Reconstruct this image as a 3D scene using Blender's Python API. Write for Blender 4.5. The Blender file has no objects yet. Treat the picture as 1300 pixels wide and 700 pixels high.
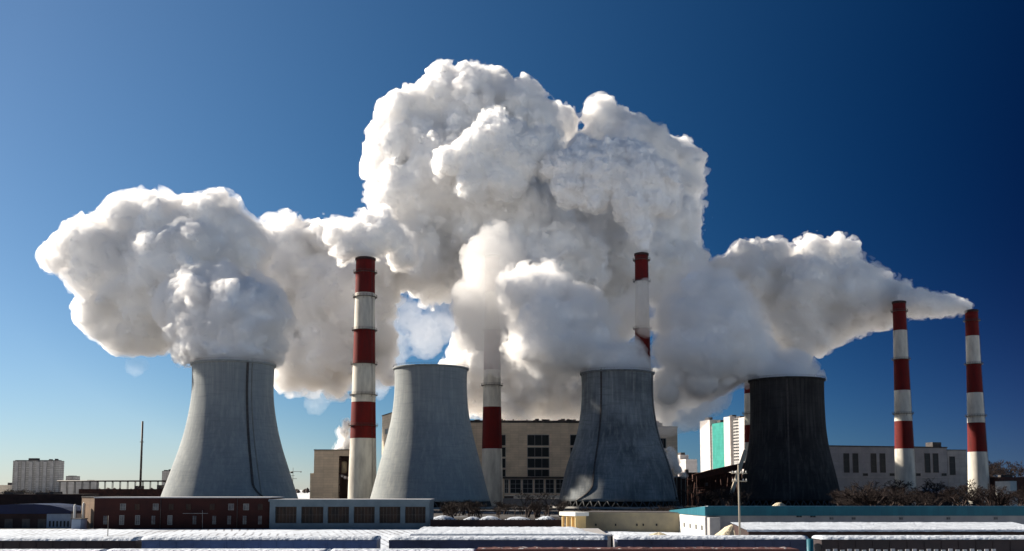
import bpy, bmesh, math, random
import numpy as np
from mathutils import Vector, Matrix
R = math.radians
rnd = random.Random(7)
sc = bpy.context.scene
COL = sc.collection

# ---------------------------------------------------------------- camera
CAM_H, PITCH, FPX, SHIFT = 10.0, R(5.5), 1300.0, 0.1129
cam_d = bpy.data.cameras.new('camera'); cam = bpy.data.objects.new('camera', cam_d); COL.objects.link(cam)
cam.location = (0, 0, CAM_H); cam.rotation_euler = (R(90) + PITCH, 0, 0)
cam_d.sensor_width = 36; cam_d.lens = 36; cam_d.shift_y = SHIFT
cam_d.clip_start = 1; cam_d.clip_end = 60000
sc.camera = cam

# ---------------------------------------------------------------- sky, sun, exposure
SUN_S, SUN_EL = R(116), R(29)            # azimuth from 'towards the camera' turning left; elevation
sun_dir = Vector((-math.sin(SUN_S) * math.cos(SUN_EL), -math.cos(SUN_S) * math.cos(SUN_EL), math.sin(SUN_EL)))
w = bpy.data.worlds.new('World'); sc.world = w; w.use_nodes = True
nt = w.node_tree; nt.nodes.clear()
out = nt.nodes.new('ShaderNodeOutputWorld'); bg = nt.nodes.new('ShaderNodeBackground')
sky = nt.nodes.new('ShaderNodeTexSky'); sky.sky_type = 'NISHITA'; sky.sun_disc = False
sky.sun_elevation = SUN_EL
sky.sun_rotation = math.atan2(sun_dir.x, sun_dir.y)
sky.altitude = 300; sky.air_density = 1.0; sky.dust_density = 0.25; sky.ozone_density = 4.0
# the deep blue of a polarised winter sky: darkest at a right angle to the sun, with added fill opposite it
def wn(kind, **k):
    n = nt.nodes.new(kind)
    for a_, v_ in k.items(): setattr(n, a_, v_)
    return n
def wmath(op, a, b=None, c=None):
    n = wn('ShaderNodeMath', operation=op)
    for i, v in enumerate((a, b, c)):
        if v is None: continue
        if isinstance(v, (int, float)): n.inputs[i].default_value = v
        else: nt.links.new(v, n.inputs[i])
    return n.outputs[0]
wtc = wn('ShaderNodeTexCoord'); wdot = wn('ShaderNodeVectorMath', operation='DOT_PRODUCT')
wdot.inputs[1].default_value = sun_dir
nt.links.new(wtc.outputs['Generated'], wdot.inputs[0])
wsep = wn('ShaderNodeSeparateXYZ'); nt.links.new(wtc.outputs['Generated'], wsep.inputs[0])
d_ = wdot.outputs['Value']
pol = wmath('MAXIMUM', d_, wmath('MULTIPLY', d_, -2.4))  # unseen sky opposite the sun brightened as added fill for shaded sides
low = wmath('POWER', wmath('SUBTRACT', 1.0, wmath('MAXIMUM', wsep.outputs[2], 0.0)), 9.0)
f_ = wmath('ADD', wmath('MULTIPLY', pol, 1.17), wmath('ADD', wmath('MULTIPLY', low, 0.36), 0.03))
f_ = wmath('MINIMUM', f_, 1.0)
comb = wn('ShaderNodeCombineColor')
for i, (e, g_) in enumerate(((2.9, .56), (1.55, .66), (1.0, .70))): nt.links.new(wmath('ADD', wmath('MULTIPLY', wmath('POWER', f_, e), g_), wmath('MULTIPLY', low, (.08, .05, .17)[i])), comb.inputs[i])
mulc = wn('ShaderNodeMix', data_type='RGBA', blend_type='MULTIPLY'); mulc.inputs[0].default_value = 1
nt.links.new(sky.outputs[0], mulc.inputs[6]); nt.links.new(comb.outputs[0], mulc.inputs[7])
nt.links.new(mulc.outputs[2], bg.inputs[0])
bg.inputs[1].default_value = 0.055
nt.links.new(bg.outputs[0], out.inputs[0])
sl = bpy.data.lights.new('sun', 'SUN'); so = bpy.data.objects.new('sun', sl); COL.objects.link(so)
sl.energy = 5.0; sl.angle = R(0.5); sl.color = (1.0, 0.91, 0.78)
so.rotation_euler = (-sun_dir).to_track_quat('-Z', 'Y').to_euler()
so.location = sun_dir * 900
sc.view_settings.view_transform = 'Standard'; sc.view_settings.look = 'None'
sc.view_settings.exposure = 1.15; sc.view_settings.gamma = 1.0; sc.view_settings.use_curve_mapping = False
sc.render.engine = 'CYCLES'
cy = sc.cycles
cy.use_denoising = True; cy.denoiser = 'OPENIMAGEDENOISE'
cy.max_bounces = 14; cy.diffuse_bounces = 5; cy.glossy_bounces = 2; cy.transmission_bounces = 2; cy.transparent_max_bounces = 16
cy.volume_bounces = 10
cy.caustics_reflective = False; cy.caustics_refractive = False

# ---------------------------------------------------------------- measuring: pixel of the photograph (1300 x 700) + distance -> point
def W(x, y, D):
    u = (x - 650) / FPX; v = (350 - y) / FPX + SHIFT
    cp, sp = math.cos(PITCH), math.sin(PITCH)
    d = Vector((u, cp - v * sp, sp + v * cp))
    return Vector((0, 0, CAM_H)) + d * (D / d.y)
def WX(x, y, D): return W(x, y, D).x
def WZ(y, D): return W(650, y, D).z
# ---------------------------------------------------------------- materials
def new_mat(name):
    m = bpy.data.materials.new(name); m.use_nodes = True
    return m, m.node_tree, m.node_tree.nodes['Principled BSDF']
def surf(name, c1, c2=None, scale=0.3, rough=0.85, stretch=(1, 1, 1), bump=0.0, detail=6, spec=0.25, lo=0.35, hi=0.65, fine=None, metallic=0.0):
    """base colour mottled between two colours by noise in metres of object space"""
    m, t, b = new_mat(name)
    b.inputs['Roughness'].default_value = rough; b.inputs['Specular IOR Level'].default_value = spec
    b.inputs['Metallic'].default_value = metallic
    c2 = c2 or tuple(v * 0.75 for v in c1)
    tc = t.nodes.new('ShaderNodeTexCoord'); mp = t.nodes.new('ShaderNodeMapping'); mp.inputs['Scale'].default_value = stretch
    nz = t.nodes.new('ShaderNodeTexNoise'); nz.inputs['Scale'].default_value = scale; nz.inputs['Detail'].default_value = detail; nz.inputs['Roughness'].default_value = 0.62
    mr = t.nodes.new('ShaderNodeMapRange'); mr.inputs['From Min'].default_value = lo; mr.inputs['From Max'].default_value = hi
    mx = t.nodes.new('ShaderNodeMix'); mx.data_type = 'RGBA'
    mx.inputs[6].default_value = (*c1, 1); mx.inputs[7].default_value = (*c2, 1)
    L = t.links.new
    L(tc.outputs['Object'], mp.inputs[0]); L(mp.outputs[0], nz.inputs[0]); L(nz.outputs[0], mr.inputs[0]); L(mr.outputs[0], mx.inputs[0])
    last = mx.outputs[2]
    if fine:                       # courses / panel joints: (kind, width, height, joint, joint darkness)
        kind, bw, bh, mort, dark = fine
        br = t.nodes.new('ShaderNodeTexBrick'); br.offset = 0.5 if kind == 'brick' else 0.0
        br.inputs['Scale'].default_value = 1; br.inputs['Brick Width'].default_value = bw; br.inputs['Row Height'].default_value = bh
        br.inputs['Mortar Size'].default_value = mort; br.inputs['Color1'].default_value = (1, 1, 1, 1); br.inputs['Color2'].default_value = (.86, .86, .86, 1)
        br.inputs['Mortar'].default_value = (dark, dark, dark, 1); br.inputs['Mortar Smooth'].default_value = 0.3
        sp = t.nodes.new('ShaderNodeSeparateXYZ'); cb = t.nodes.new('ShaderNodeCombineXYZ'); ad = t.nodes.new('ShaderNodeMath'); ad.operation = 'ADD'
        L(tc.outputs['Object'], sp.inputs[0]); L(sp.outputs[0], ad.inputs[0]); L(sp.outputs[1], ad.inputs[1]); L(ad.outputs[0], cb.inputs[0]); L(sp.outputs[2], cb.inputs[1])
        L(cb.outputs[0], br.inputs[0])
        m2 = t.nodes.new('ShaderNodeMix'); m2.data_type = 'RGBA'; m2.blend_type = 'MULTIPLY'; m2.inputs[0].default_value = 1
        L(last, m2.inputs[6]); L(br.outputs[0], m2.inputs[7]); last = m2.outputs[2]
    L(last, b.inputs['Base Color'])
    if bump:
        n2 = t.nodes.new('ShaderNodeTexNoise'); n2.inputs['Scale'].default_value = scale * 4; n2.inputs['Detail'].default_value = 8
        L(mp.outputs[0], n2.inputs[0])
        bp = t.nodes.new('ShaderNodeBump'); bp.inputs['Strength'].default_value = 1.0; bp.inputs['Distance'].default_value = bump
        L(n2.outputs[0], bp.inputs['Height']); L(bp.outputs[0], b.inputs['Normal'])
    return m
def glass_mat(name, col=(.03, .04, .05), rough=.12):
    m, t, b = new_mat(name); b.inputs['Base Color'].default_value = (*col, 1); b.inputs['Roughness'].default_value = rough; b.inputs['Specular IOR Level'].default_value = .18
    return m
def shell_mat(name, base, dark, streak, lift=.35, patch=.5):
    """weathered slip-formed concrete: pour rings, vertical run-off streaks, large mottling"""
    m, t, b = new_mat(name); L = t.links.new; b.inputs['Roughness'].default_value = .9; b.inputs['Specular IOR Level'].default_value = .15
    tc = t.nodes.new('ShaderNodeTexCoord')
    def noise(sc_, st, det=5, r_=.6):
        mp = t.nodes.new('ShaderNodeMapping'); mp.inputs['Scale'].default_value = st
        n = t.nodes.new('ShaderNodeTexNoise'); n.inputs['Scale'].default_value = sc_; n.inputs['Detail'].default_value = det; n.inputs['Roughness'].default_value = r_
        L(tc.outputs['Object'], mp.inputs[0]); L(mp.outputs[0], n.inputs[0]); return n.outputs[0]
    def mix(fac, a, c, lo, hi, amt=1.0, blend='MIX'):
        mr = t.nodes.new('ShaderNodeMapRange'); mr.inputs['From Min'].default_value = lo; mr.inputs['From Max'].default_value = hi; mr.inputs['To Max'].default_value = amt
        mx = t.nodes.new('ShaderNodeMix'); mx.data_type = 'RGBA'; mx.blend_type = blend
        L(fac, mr.inputs[0]); L(mr.outputs[0], mx.inputs[0])
        if isinstance(a, tuple): mx.inputs[6].default_value = (*a, 1)
        else: L(a, mx.inputs[6])
        mx.inputs[7].default_value = (*c, 1)
        return mx.outputs[2]
    c = mix(noise(.06, (1, 1, .8)), base, dark, .38, .68, patch)
    c = mix(noise(.55, (1, 1, .04)), c, streak, .48, .72, .65)
    c = mix(noise(1.6, (1, 1, .03), 3), c, dark, .5, .75, .45)
    c = mix(noise(.35, (.25, .25, 3.2), 4), c, dark, .5, .7, lift)
    wv = t.nodes.new('ShaderNodeTexWave'); wv.bands_direction = 'Z'; wv.inputs['Scale'].default_value = .62; wv.inputs['Distortion'].default_value = .25
    L(tc.outputs['Object'], wv.inputs[0])
    c = mix(wv.outputs['Fac'], c, tuple(v * .75 for v in dark), .7, 1.0, .3)
    L(c, b.inputs['Base Color'])
    bp = t.nodes.new('ShaderNodeBump'); bp.inputs['Distance'].default_value = .2; bp.inputs['Strength'].default_value = .7
    L(wv.outputs['Fac'], bp.inputs['Height']); L(bp.outputs[0], b.inputs['Normal'])
    return m

M = {}
M['snow'] = surf('snow', (.53, .57, .63), (.27, .29, .33), .5, .8, lo=.42, hi=.85, bump=.25, spec=.2)
M['snow_ruts'] = surf('trodden_snow', (.52, .56, .62), (.20, .20, .21), .10, .85, stretch=(1.0, .22, 1), bump=.3, lo=.5, hi=.74)
def add_ruts(m):                    # parallel wheel and plough marks pressed into the snow
    t = m.node_tree; L = t.links.new; b = t.nodes['Principled BSDF']; src = b.inputs['Base Color'].links[0].from_socket
    tc = t.nodes.new('ShaderNodeTexCoord'); mp = t.nodes.new('ShaderNodeMapping'); mp.inputs['Rotation'].default_value = (0, 0, R(-13))
    wv = t.nodes.new('ShaderNodeTexWave'); wv.bands_direction = 'X'; wv.inputs['Scale'].default_value = .17; wv.inputs['Distortion'].default_value = 2.2; wv.inputs['Detail'].default_value = 3; wv.inputs['Detail Scale'].default_value = .4
    nz = t.nodes.new('ShaderNodeTexNoise'); nz.inputs['Scale'].default_value = .05
    mr = t.nodes.new('ShaderNodeMapRange'); mr.inputs['From Min'].default_value = .75; mr.inputs['From Max'].default_value = 1
    m3 = t.nodes.new('ShaderNodeMapRange'); m3.inputs['From Min'].default_value = .42; m3.inputs['From Max'].default_value = .6
    mu = t.nodes.new('ShaderNodeMath'); mu.operation = 'MULTIPLY'
    mx = t.nodes.new('ShaderNodeMix'); mx.data_type = 'RGBA'; mx.inputs[7].default_value = (.17, .17, .19, 1)
    L(tc.outputs['Object'], mp.inputs[0]); L(mp.outputs[0], wv.inputs[0]); L(tc.outputs['Object'], nz.inputs[0])
    L(wv.outputs['Fac'], mr.inputs[0]); L(nz.outputs[0], m3.inputs[0]); L(mr.outputs[0], mu.inputs[0]); L(m3.outputs[0], mu.inputs[1])
    L(mu.outputs[0], mx.inputs[0]); L(src, mx.inputs[6]); L(mx.outputs[2], b.inputs['Base Color'])
add_ruts(M['snow_ruts'])
M['soil'] = surf('soil_with_snow', (.12, .11, .10), (.72, .73, .75), .02, .95, bump=.3, lo=.40, hi=.5)
M['concrete'] = surf('concrete', (.3, .29, .27), (.22, .21, .2), .4)
M['panel'] = surf('facade_panels', (.72, .60, .46), (.56, .47, .36), .12, fine=('panel', 6, 1.6, .06, .62))
M['panel_grey'] = surf('grey_facade_panels', (.40, .38, .36), (.30, .29, .28), .12, fine=('panel', 6, 3.0, .07, .65))
M['panel_pale'] = surf('pale_hall_render', (.34, .33, .33), (.25, .25, .26), .1, fine=('panel', 8, 6.0, .06, .7))
M['roofing'] = surf('dark_roofing', (.05, .045, .042), (.09, .08, .08), .5)
M['dark_metal'] = surf('dark_metal', (.05, .045, .045), (.1, .08, .07), .8, rough=.6)
M['rust'] = surf('rusty_brown_steel', (.11, .045, .032), (.05, .028, .024), .5)
M['rust_dark'] = surf('dark_brown_cladding', (.05, .026, .022), (.028, .018, .017), .3)
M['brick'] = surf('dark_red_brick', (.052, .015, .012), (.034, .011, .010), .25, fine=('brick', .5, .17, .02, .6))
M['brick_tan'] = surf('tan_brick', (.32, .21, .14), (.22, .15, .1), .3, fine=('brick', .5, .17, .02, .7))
M['bluegrey'] = surf('blue_grey_concrete', (.15, .19, .22), (.11, .145, .17), .3)
M['bluegrey_dark'] = surf('dark_wet_concrete', (.09, .09, .09), (.06, .06, .06), .5)  # darker concrete for the tower support columns
M['trim_pale'] = surf('pale_trim', (.45, .45, .46), None, 1)
M['white_wall'] = surf('white_wall', (.74, .72, .66), (.62, .6, .55), .2)
M['dull_wall'] = surf('dull_plaster', (.36, .34, .33), (.27, .26, .26), .3)
M['teal'] = surf('teal_sheet', (.014, .13, .17), (.011, .10, .14), .4, rough=.5, fine=('panel', 1.2, 20, .03, .7))
M['tan_plaster'] = surf('tan_plaster', (.40, .33, .21), (.28, .24, .17), .25)
M['navy'] = surf('navy_sheet', (.006, .011, .05), (.006, .010, .036), .3, rough=.5)
M['pale_blue_wall'] = surf('pale_blue_wall', (.3, .35, .43), (.24, .28, .35), .5)
M['wagon_blue'] = surf('blue_wagon_steel', (.085, .13, .26), (.05, .075, .15), .5, rough=.5, stretch=(.4, 1, 1))
M['wagon_navy'] = surf('navy_wagon_steel', (.04, .05, .10), (.02, .025, .05), .5, rough=.5, stretch=(.4, 1, 1))
M['wagon_black'] = surf('black_wagon_steel', (.028, .022, .024), (.045, .03, .03), .5, rough=.6)
M['wagon_brown'] = surf('brown_wagon_steel', (.13, .045, .036), (.07, .03, .028), .6, rough=.7)
M['timber'] = surf('pale_timber_pole', (.42, .36, .28), (.3, .26, .2), 1.0, stretch=(3, 3, .3))
M['red_paint'] = surf('red_chimney_paint', (.15, .009, .008), (.07, .010, .009), .25, stretch=(1, 1, .3), lo=.4, hi=.75)
M['white_paint'] = surf('white_chimney_paint', (.66, .62, .54), (.32, .29, .26), .25, stretch=(1, 1, .25), lo=.42, hi=.8)
M['sooty'] = surf('sooty_top', (.06, .03, .03), (.03, .02, .02), .4)
M['glass'] = glass_mat('dark_glass', (.014, .017, .02), .4); M['glass_pale'] = surf('pale_window', (.15, .15, .15), (.05, .05, .06), .8, rough=.3)
M['window_warm'] = surf('dusty_glazing', (.008, .006, .006), (.045, .022, .012), .5, rough=.5, stretch=(1.5, 1, .5))
M['green_glass'] = surf('green_cladding', (.025, .21, .165), (.04, .26, .21), .15, rough=.3, fine=('panel', 3, 3.2, .12, .75))
M['flat_white'] = surf('apartment_white', (.6, .54, .5), (.5, .45, .42), .2, fine=('panel', 60, 3.2, .15, .85))
M['flat_grey'] = surf('apartment_grey', (.42, .4, .38), (.34, .33, .32), .2, fine=('panel', 6, 3.2, .5, .55))
M['far_tower'] = surf('far_block_panels', (.42, .40, .37), (.33, .31, .29), .1, fine=('panel', 7, 3, .7, .6))
M['bark'] = surf('bark', (.075, .05, .04), (.05, .035, .03), 2)
M['twigs'] = surf('bare_twigs', (.022, .012, .010), (.016, .010, .009), 2)
M['pile'] = surf('sand_and_snow', (.62, .55, .40), (.36, .31, .22), .5, bump=.3)
M['shell1'] = shell_mat('tower_concrete', (.36, .38, .38), (.22, .24, .25), (.50, .50, .47), .4, .45)
M['shell3'] = shell_mat('mottled_tower_concrete', (.31, .33, .34), (.10, .11, .12), (.46, .46, .43), .4, .9)
M['shell4'] = shell_mat('blackened_tower_cladding', (.058, .052, .050), (.022, .020, .021), (.13, .115, .105), .35, .8)
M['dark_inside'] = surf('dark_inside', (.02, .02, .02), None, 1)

# ---------------------------------------------------------------- mesh builder
class MB:
    def __init__(self): self.v = []; self.f = []; self.mi = []; self.sm = []
    def add(self, vs, fs, mi=0, sm=False):
        o = len(self.v); self.v += [tuple(v) for v in vs]
        for f in fs: self.f.append([i + o for i in f]); self.mi.append(mi); self.sm.append(sm)
        return self
    def hexa(self, c, mi=0):            # 8 corners: bottom ring, top ring
        return self.add(c, [(0, 3, 2, 1), (4, 5, 6, 7), (0, 1, 5, 4), (1, 2, 6, 5), (2, 3, 7, 6), (3, 0, 4, 7)], mi)
    def box(self, x0, x1, y0, y1, z0, z1, mi=0):
        return self.hexa([(x0, y0, z0), (x1, y0, z0), (x1, y1, z0), (x0, y1, z0), (x0, y0, z1), (x1, y0, z1), (x1, y1, z1), (x0, y1, z1)], mi)
    def tube(self, a, b, r0, r1=None, n=8, mi=0, cap=True, sm=True):
        a = Vector(a); b = Vector(b); r1 = r0 if r1 is None else r1
        d = (b - a).normalized(); u = d.orthogonal().normalized(); w_ = d.cross(u)
        vs = [a + (u * math.cos(t) + w_ * math.sin(t)) * r0 for t in [2 * math.pi * i / n for i in range(n)]] + \
             [b + (u * math.cos(t) + w_ * math.sin(t)) * r1 for t in [2 * math.pi * i / n for i in range(n)]]
        fs = [(i, (i + 1) % n, n + (i + 1) % n, n + i) for i in range(n)]
        self.add(vs, fs, mi, sm)
        if cap: self.add(vs, [tuple(range(n))[::-1], tuple(range(n, 2 * n))], mi)
        return self
    def lathe(self, c, prof, n=64, mis=None, sm=True):   # prof: (r, z)
        c = Vector(c); vs = []; k = len(prof)
        for r, z in prof:
            for i in range(n): t = 2 * math.pi * i / n; vs.append((c.x + r * math.cos(t), c.y + r * math.sin(t), c.z + z))
        for j in range(k - 1):
            self.add(vs[j * n:(j + 2) * n], [(i, (i + 1) % n, n + (i + 1) % n, n + i) for i in range(n)], mis[j] if mis else 0, sm)
        return self
    def build(self, name, mats, parent=None, loc=None):
        me = bpy.data.meshes.new(name)
        base = Vector(parent.matrix_world.translation) if parent else (Vector(loc) if loc else Vector((0, 0, 0)))
        if parent:
            base = ROOTLOC[parent.name]
        me.from_pydata([tuple(Vector(v) - base) for v in self.v], [], self.f)
        mats = mats if isinstance(mats, (list, tuple)) else [mats]
        for m in mats: me.materials.append(m)
        me.polygons.foreach_set('material_index', self.mi); me.polygons.foreach_set('use_smooth', self.sm)
        me.update()
        bm = bmesh.new(); bm.from_mesh(me); bmesh.ops.remove_doubles(bm, verts=bm.verts, dist=1e-4)
        bmesh.ops.recalc_face_normals(bm, faces=bm.faces); bm.to_mesh(me); bm.free()
        o = bpy.data.objects.new(name, me); COL.objects.link(o)
        if parent: o.parent = parent; ROOTLOC[o.name] = base
        else: o.location = base; ROOTLOC[o.name] = base
        return o
ROOTLOC = {}
def tag(o, label=None, cat=None, group=None, kind=None):
    if label: o['label'] = label
    if cat: o['category'] = cat
    if group: o['group'] = group
    if kind: o['kind'] = kind
    return o
def thing(name, loc, label, cat, group=None):
    o = bpy.data.objects.new(name, None); COL.objects.link(o); o.location = loc; o.empty_display_size = 1
    ROOTLOC[o.name] = Vector(loc); return tag(o, label, cat, group)
def child_copy(src, parent, off):
    c = src.copy(); COL.objects.link(c); c.parent = parent; c.location = off; ROOTLOC[c.name] = ROOTLOC[parent.name]
    return c

# ---------------------------------------------------------------- ground
def noisy_sheet(name, x0, x1, y0, y1, z, nx, ny, amp, mat):
    mb = MB(); vs = []; rg = random.Random(5)
    for j in range(ny + 1):
        for i in range(nx + 1):
            vs.append((x0 + (x1 - x0) * i / nx, y0 + (y1 - y0) * j / ny, z + rg.uniform(0, amp)))
    fs = [(j * (nx + 1) + i, j * (nx + 1) + i + 1, (j + 1) * (nx + 1) + i + 1, (j + 1) * (nx + 1) + i) for j in range(ny) for i in range(nx)]
    mb.add(vs, fs, 0, True); return tag(mb.build(name, mat), kind='structure')
mb = MB(); mb.add([(-20000, -3000, 0), (20000, -3000, 0), (20000, 40000, 0), (-20000, 40000, 0)], [(0, 1, 2, 3)])
tag(mb.build('ground', M['soil']), kind='structure')
M['yard'] = surf('works_yard_soil', (.045, .04, .038), (.34, .36, .4), .035, .95, bump=.3, lo=.6, hi=.66)
noisy_sheet('works_yard', -330, 420, 261, 760, .004, 60, 40, .0, M['yard'])
noisy_sheet('snow_yard', -260, 260, 20, 262, .02, 120, 60, .12, M['snow_ruts'])

# ---------------------------------------------------------------- facades: a wall line from one measured corner to another
class Fac:
    """wall line A -> B (left to right seen from the camera); u metres along it, n metres in front of it"""
    def __init__(s, ax, ad, bx, bd):
        a = W(ax, 622, ad); b = W(bx, 622, bd)
        s.a = Vector((a.x, a.y, 0)); s.b = Vector((b.x, b.y, 0)); s.L = (s.b - s.a).length
        s.t = (s.b - s.a).normalized(); s.n = Vector((s.t.y, -s.t.x, 0))
    def p(s, u, n, z): q = s.a + s.t * u + s.n * n; return (q.x, q.y, z)
    def u(s, px):                       # along the wall where pixel column px meets it
        d = W(px, 622, 1.0); d = Vector((d.x, d.y)); t = Vector((s.t.x, s.t.y)); a = Vector((s.a.x, s.a.y))
        det = d.x * -t.y + t.x * d.y
        k = (a.x * -t.y + t.x * a.y) / det
        return (d * k - a).dot(t)
    def z(s, py, px): q = s.a + s.t * s.u(px); return WZ(py, q.y)
    def box(s, mb, u0, u1, n0, n1, z0, z1, mi=0):
        return mb.hexa([s.p(u0, n1, z0), s.p(u1, n1, z0), s.p(u1, n0, z0), s.p(u0, n0, z0), s.p(u0, n1, z1), s.p(u1, n1, z1), s.p(u1, n0, z1), s.p(u0, n0, z1)], mi)
    def window(s, parent, u0, u1, z0, z1, glass, frame, nu=1, nz=1, fw=.18, proud=.16, name='window', label=None, base=0.0):
        mb = MB(); g = MB()
        s.box(g, u0 + .02, u1 - .02, base + .005, base + .05, z0 + .02, z1 - .02)
        for a_, b_, c_, d_ in ((u0 - fw, u0, z0 - fw, z1 + fw), (u1, u1 + fw, z0 - fw, z1 + fw), (u0, u1, z0 - fw, z0), (u0, u1, z1, z1 + fw)):
            s.box(mb, a_, b_, base + .003, base + proud, c_, d_)
        for i in range(1, nu): uu = u0 + (u1 - u0) * i / nu; s.box(mb, uu - fw * .3, uu + fw * .3, base + .052, base + proud * .8, z0, z1)
        for i in range(1, nz): zz = z0 + (z1 - z0) * i / nz; s.box(mb, u0, u1, base + .052, base + proud * .7, zz - fw * .3, zz + fw * .3)
        w_ = mb.build(name, frame, parent)
        if label: w_['label'] = label
        g.build('pane', glass, w_)
        return w_
def block(f, mb, u0, u1, depth, z0, z1, mi=0): return f.box(mb, u0, u1, -depth, 0, z0, z1, mi)
def parapet(f, mb, u0, u1, depth, z, h=.5, over=.3, mi=0): return f.box(mb, u0 - over, u1 + over, -depth - over, over, z, z + h, mi)

# ---------------------------------------------------------------- cooling towers
def tower(cx, D, prof_px, mat, label, ladder_px=None, seed=1):
    """prof_px: (y pixel, half-width pixel), from the rim down"""
    base = W(cx, 622, D); base = Vector((base.x, base.y, 0))
    t = thing('cooling_tower', base, label, 'cooling tower', 'cooling towers of the power station')
    s_ = D / FPX
    pts = sorted([(WZ(y, D), hw * s_) for y, hw in prof_px])
    zs = [p[0] for p in pts]; rs = [p[1] for p in pts]
    def rad(z):                         # smooth interpolation (Catmull-Rom)
        if z <= zs[0]: return rs[0] + (zs[0] - z) * (rs[0] - rs[1]) / (zs[1] - zs[0])
        if z >= zs[-1]: return rs[-1]
        i = max(k for k in range(len(zs) - 1) if zs[k] <= z); u = (z - zs[i]) / (zs[i + 1] - zs[i])
        def tan(k):
            if k <= 0: return (rs[1] - rs[0]) / (zs[1] - zs[0])
            if k >= len(zs) - 1: return (rs[-1] - rs[-2]) / (zs[-1] - zs[-2])
            return (rs[k + 1] - rs[k - 1]) / (zs[k + 1] - zs[k - 1])
        hh = zs[i + 1] - zs[i]; m0 = tan(i) * hh; m1 = tan(i + 1) * hh
        return (2 * u ** 3 - 3 * u * u + 1) * rs[i] + (u ** 3 - 2 * u * u + u) * m0 + (-2 * u ** 3 + 3 * u * u) * rs[i + 1] + (u ** 3 - u * u) * m1
    top = zs[-1]; z0 = 3.8; n = 42
    prof = [(rad(z0 + (top - z0) * i / n), z0 + (top - z0) * i / n) for i in range(n + 1)]
    inner = [(r - .7, z) for r, z in prof[::-1]]
    MB().lathe(base, prof + inner + [prof[0]], 128).build('shell', mat, t)
    r = rad(top)
    rim = MB().lathe(base, [(r + .02, top - 1.1), (r + .75, top - .9), (r + .85, top - .35), (r + .85, top), (r - .75, top), (r - .75, top - .6)], 128).build('rim', mat, t)
    rl = MB(); N = 72
    for i in range(N):
        a = 2 * math.pi * i / N; a2 = 2 * math.pi * (i + 1) / N; R1 = r + .7
        p = base + Vector((R1 * math.cos(a), R1 * math.sin(a), top)); q = base + Vector((R1 * math.cos(a2), R1 * math.sin(a2), top))
        rl.tube(p, p + Vector((0, 0, 1.1)), .05, n=4, cap=False); rl.tube(p + Vector((0, 0, 1.1)), q + Vector((0, 0, 1.1)), .05, n=4, cap=False)
        rl.tube(p + Vector((0, 0, .6)), q + Vector((0, 0, .6)), .035, n=4, cap=False)
    rl.build('railing', M['dark_metal'], t)
    col = MB(); K = 44; rb = rad(z0) - .35; rg_ = rb + 1.4
    for i in range(K):
        a = 2 * math.pi * (i + .5) / K
        for s in (-1, 1):
            b_ = a + s * math.pi / K
            col.tube(base + Vector((rg_ * math.cos(a), rg_ * math.sin(a), .1)), base + Vector((rb * math.cos(b_), rb * math.sin(b_), z0 + .3)), .32, n=6)
    col.build('support_columns', M['bluegrey_dark'], t)
    MB().lathe(base, [(0, .25), (rb - 2.2, .25), (rb - 2.2, z0 + .5), (0, z0 + .5)], 48).build('fill_screen', M['dark_inside'], t)  # near-black drum behind the columns, painting in the shade of the interior
    MB().lathe(base, [(rg_ + 2.5, 0), (rg_ + 2.5, 1.0), (rg_ + 2.1, 1.0), (rg_ + 2.1, .2), (0, .2)], 96).build('basin', M['concrete'], t)
    def strip(phi, wid, out_, name, m_, z_lo=z0 + .5, twist=0.0):
        mb_ = MB(); prev = None; k = 60
        for i in range(k + 1):
            z = z_lo + (top + .3 - z_lo) * i / k; R1 = rad(min(z, top)); ph = phi + twist * max(0, 1 - (z - z_lo) / 9.0) ** 2
            def q(dphi, o): a = -math.pi / 2 + ph + dphi; return base + Vector(((R1 + o) * math.cos(a), (R1 + o) * math.sin(a), z))
            w2 = wid / 2 / R1
            ring = [q(-w2, -.1), q(w2, -.1), q(w2, out_), q(-w2, out_)]
            if prev: mb_.add(prev + ring, [(0, 1, 5, 4), (1, 2, 6, 5), (2, 3, 7, 6), (3, 0, 4, 7)])
            prev = ring
        return mb_.build(name, m_, t)
    if ladder_px: 
        for phi, wid, out_, nm, mt, tw in ladder_px: strip(phi, wid, out_, nm, mt, twist=tw)
    t['top_r'] = r; t['top_z'] = top
    del t['top_r'], t['top_z']
    return base, r, top
SH1 = [(463, 51.2), (480, 50.6), (500, 50.6), (520, 52.6), (547, 57.5), (570, 63.5), (590, 70), (610, 76.5), (631, 83.5), (644, 87.5)]
SH2 = [(468, 46.5), (485, 46.0), (505, 46.6), (530, 49.5), (550, 53.6), (575, 60), (600, 66.5), (620, 71.5), (637, 76)]
SH3 = [(474, 45.7), (490, 45.4), (510, 45.8), (530, 48), (545, 50.6), (565, 56), (590, 64.5), (615, 71), (638, 75.5)]
SH4 = [(483, 46.2), (500, 45.8), (520, 46), (545, 47), (570, 50), (590, 54.2), (610, 58.6), (640, 64)]
T1 = tower(292.5, 520, SH1, M['shell1'], 'widest pale grey cooling tower, behind the dark red brick building',
           [(.60, 1.0, .5, 'ladder', M['dark_metal'], .25), (.72, .5, .3, 'pipe', M['concrete'], 0)])
T2 = tower(546, 560, SH2, M['shell1'], 'smooth blue-grey cooling tower right beside the nearest striped chimney', [(-1.9, 1.0, .5, 'ladder', M['dark_metal'], 0)])
T3 = tower(785, 575, SH3, M['shell3'], 'mottled grey cooling tower standing behind the low tan building', [(-.55, .8, .45, 'ladder', M['dark_metal'], -.3), (1.15, .6, .3, 'pipe', M['dark_metal'], 0)])
T4 = tower(1002, 590, SH4, M['shell4'], 'black sooty cooling tower, the only dark one of the four', [(-.25, .8, .4, 'ladder', M['dark_metal'], 0)])

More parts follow.
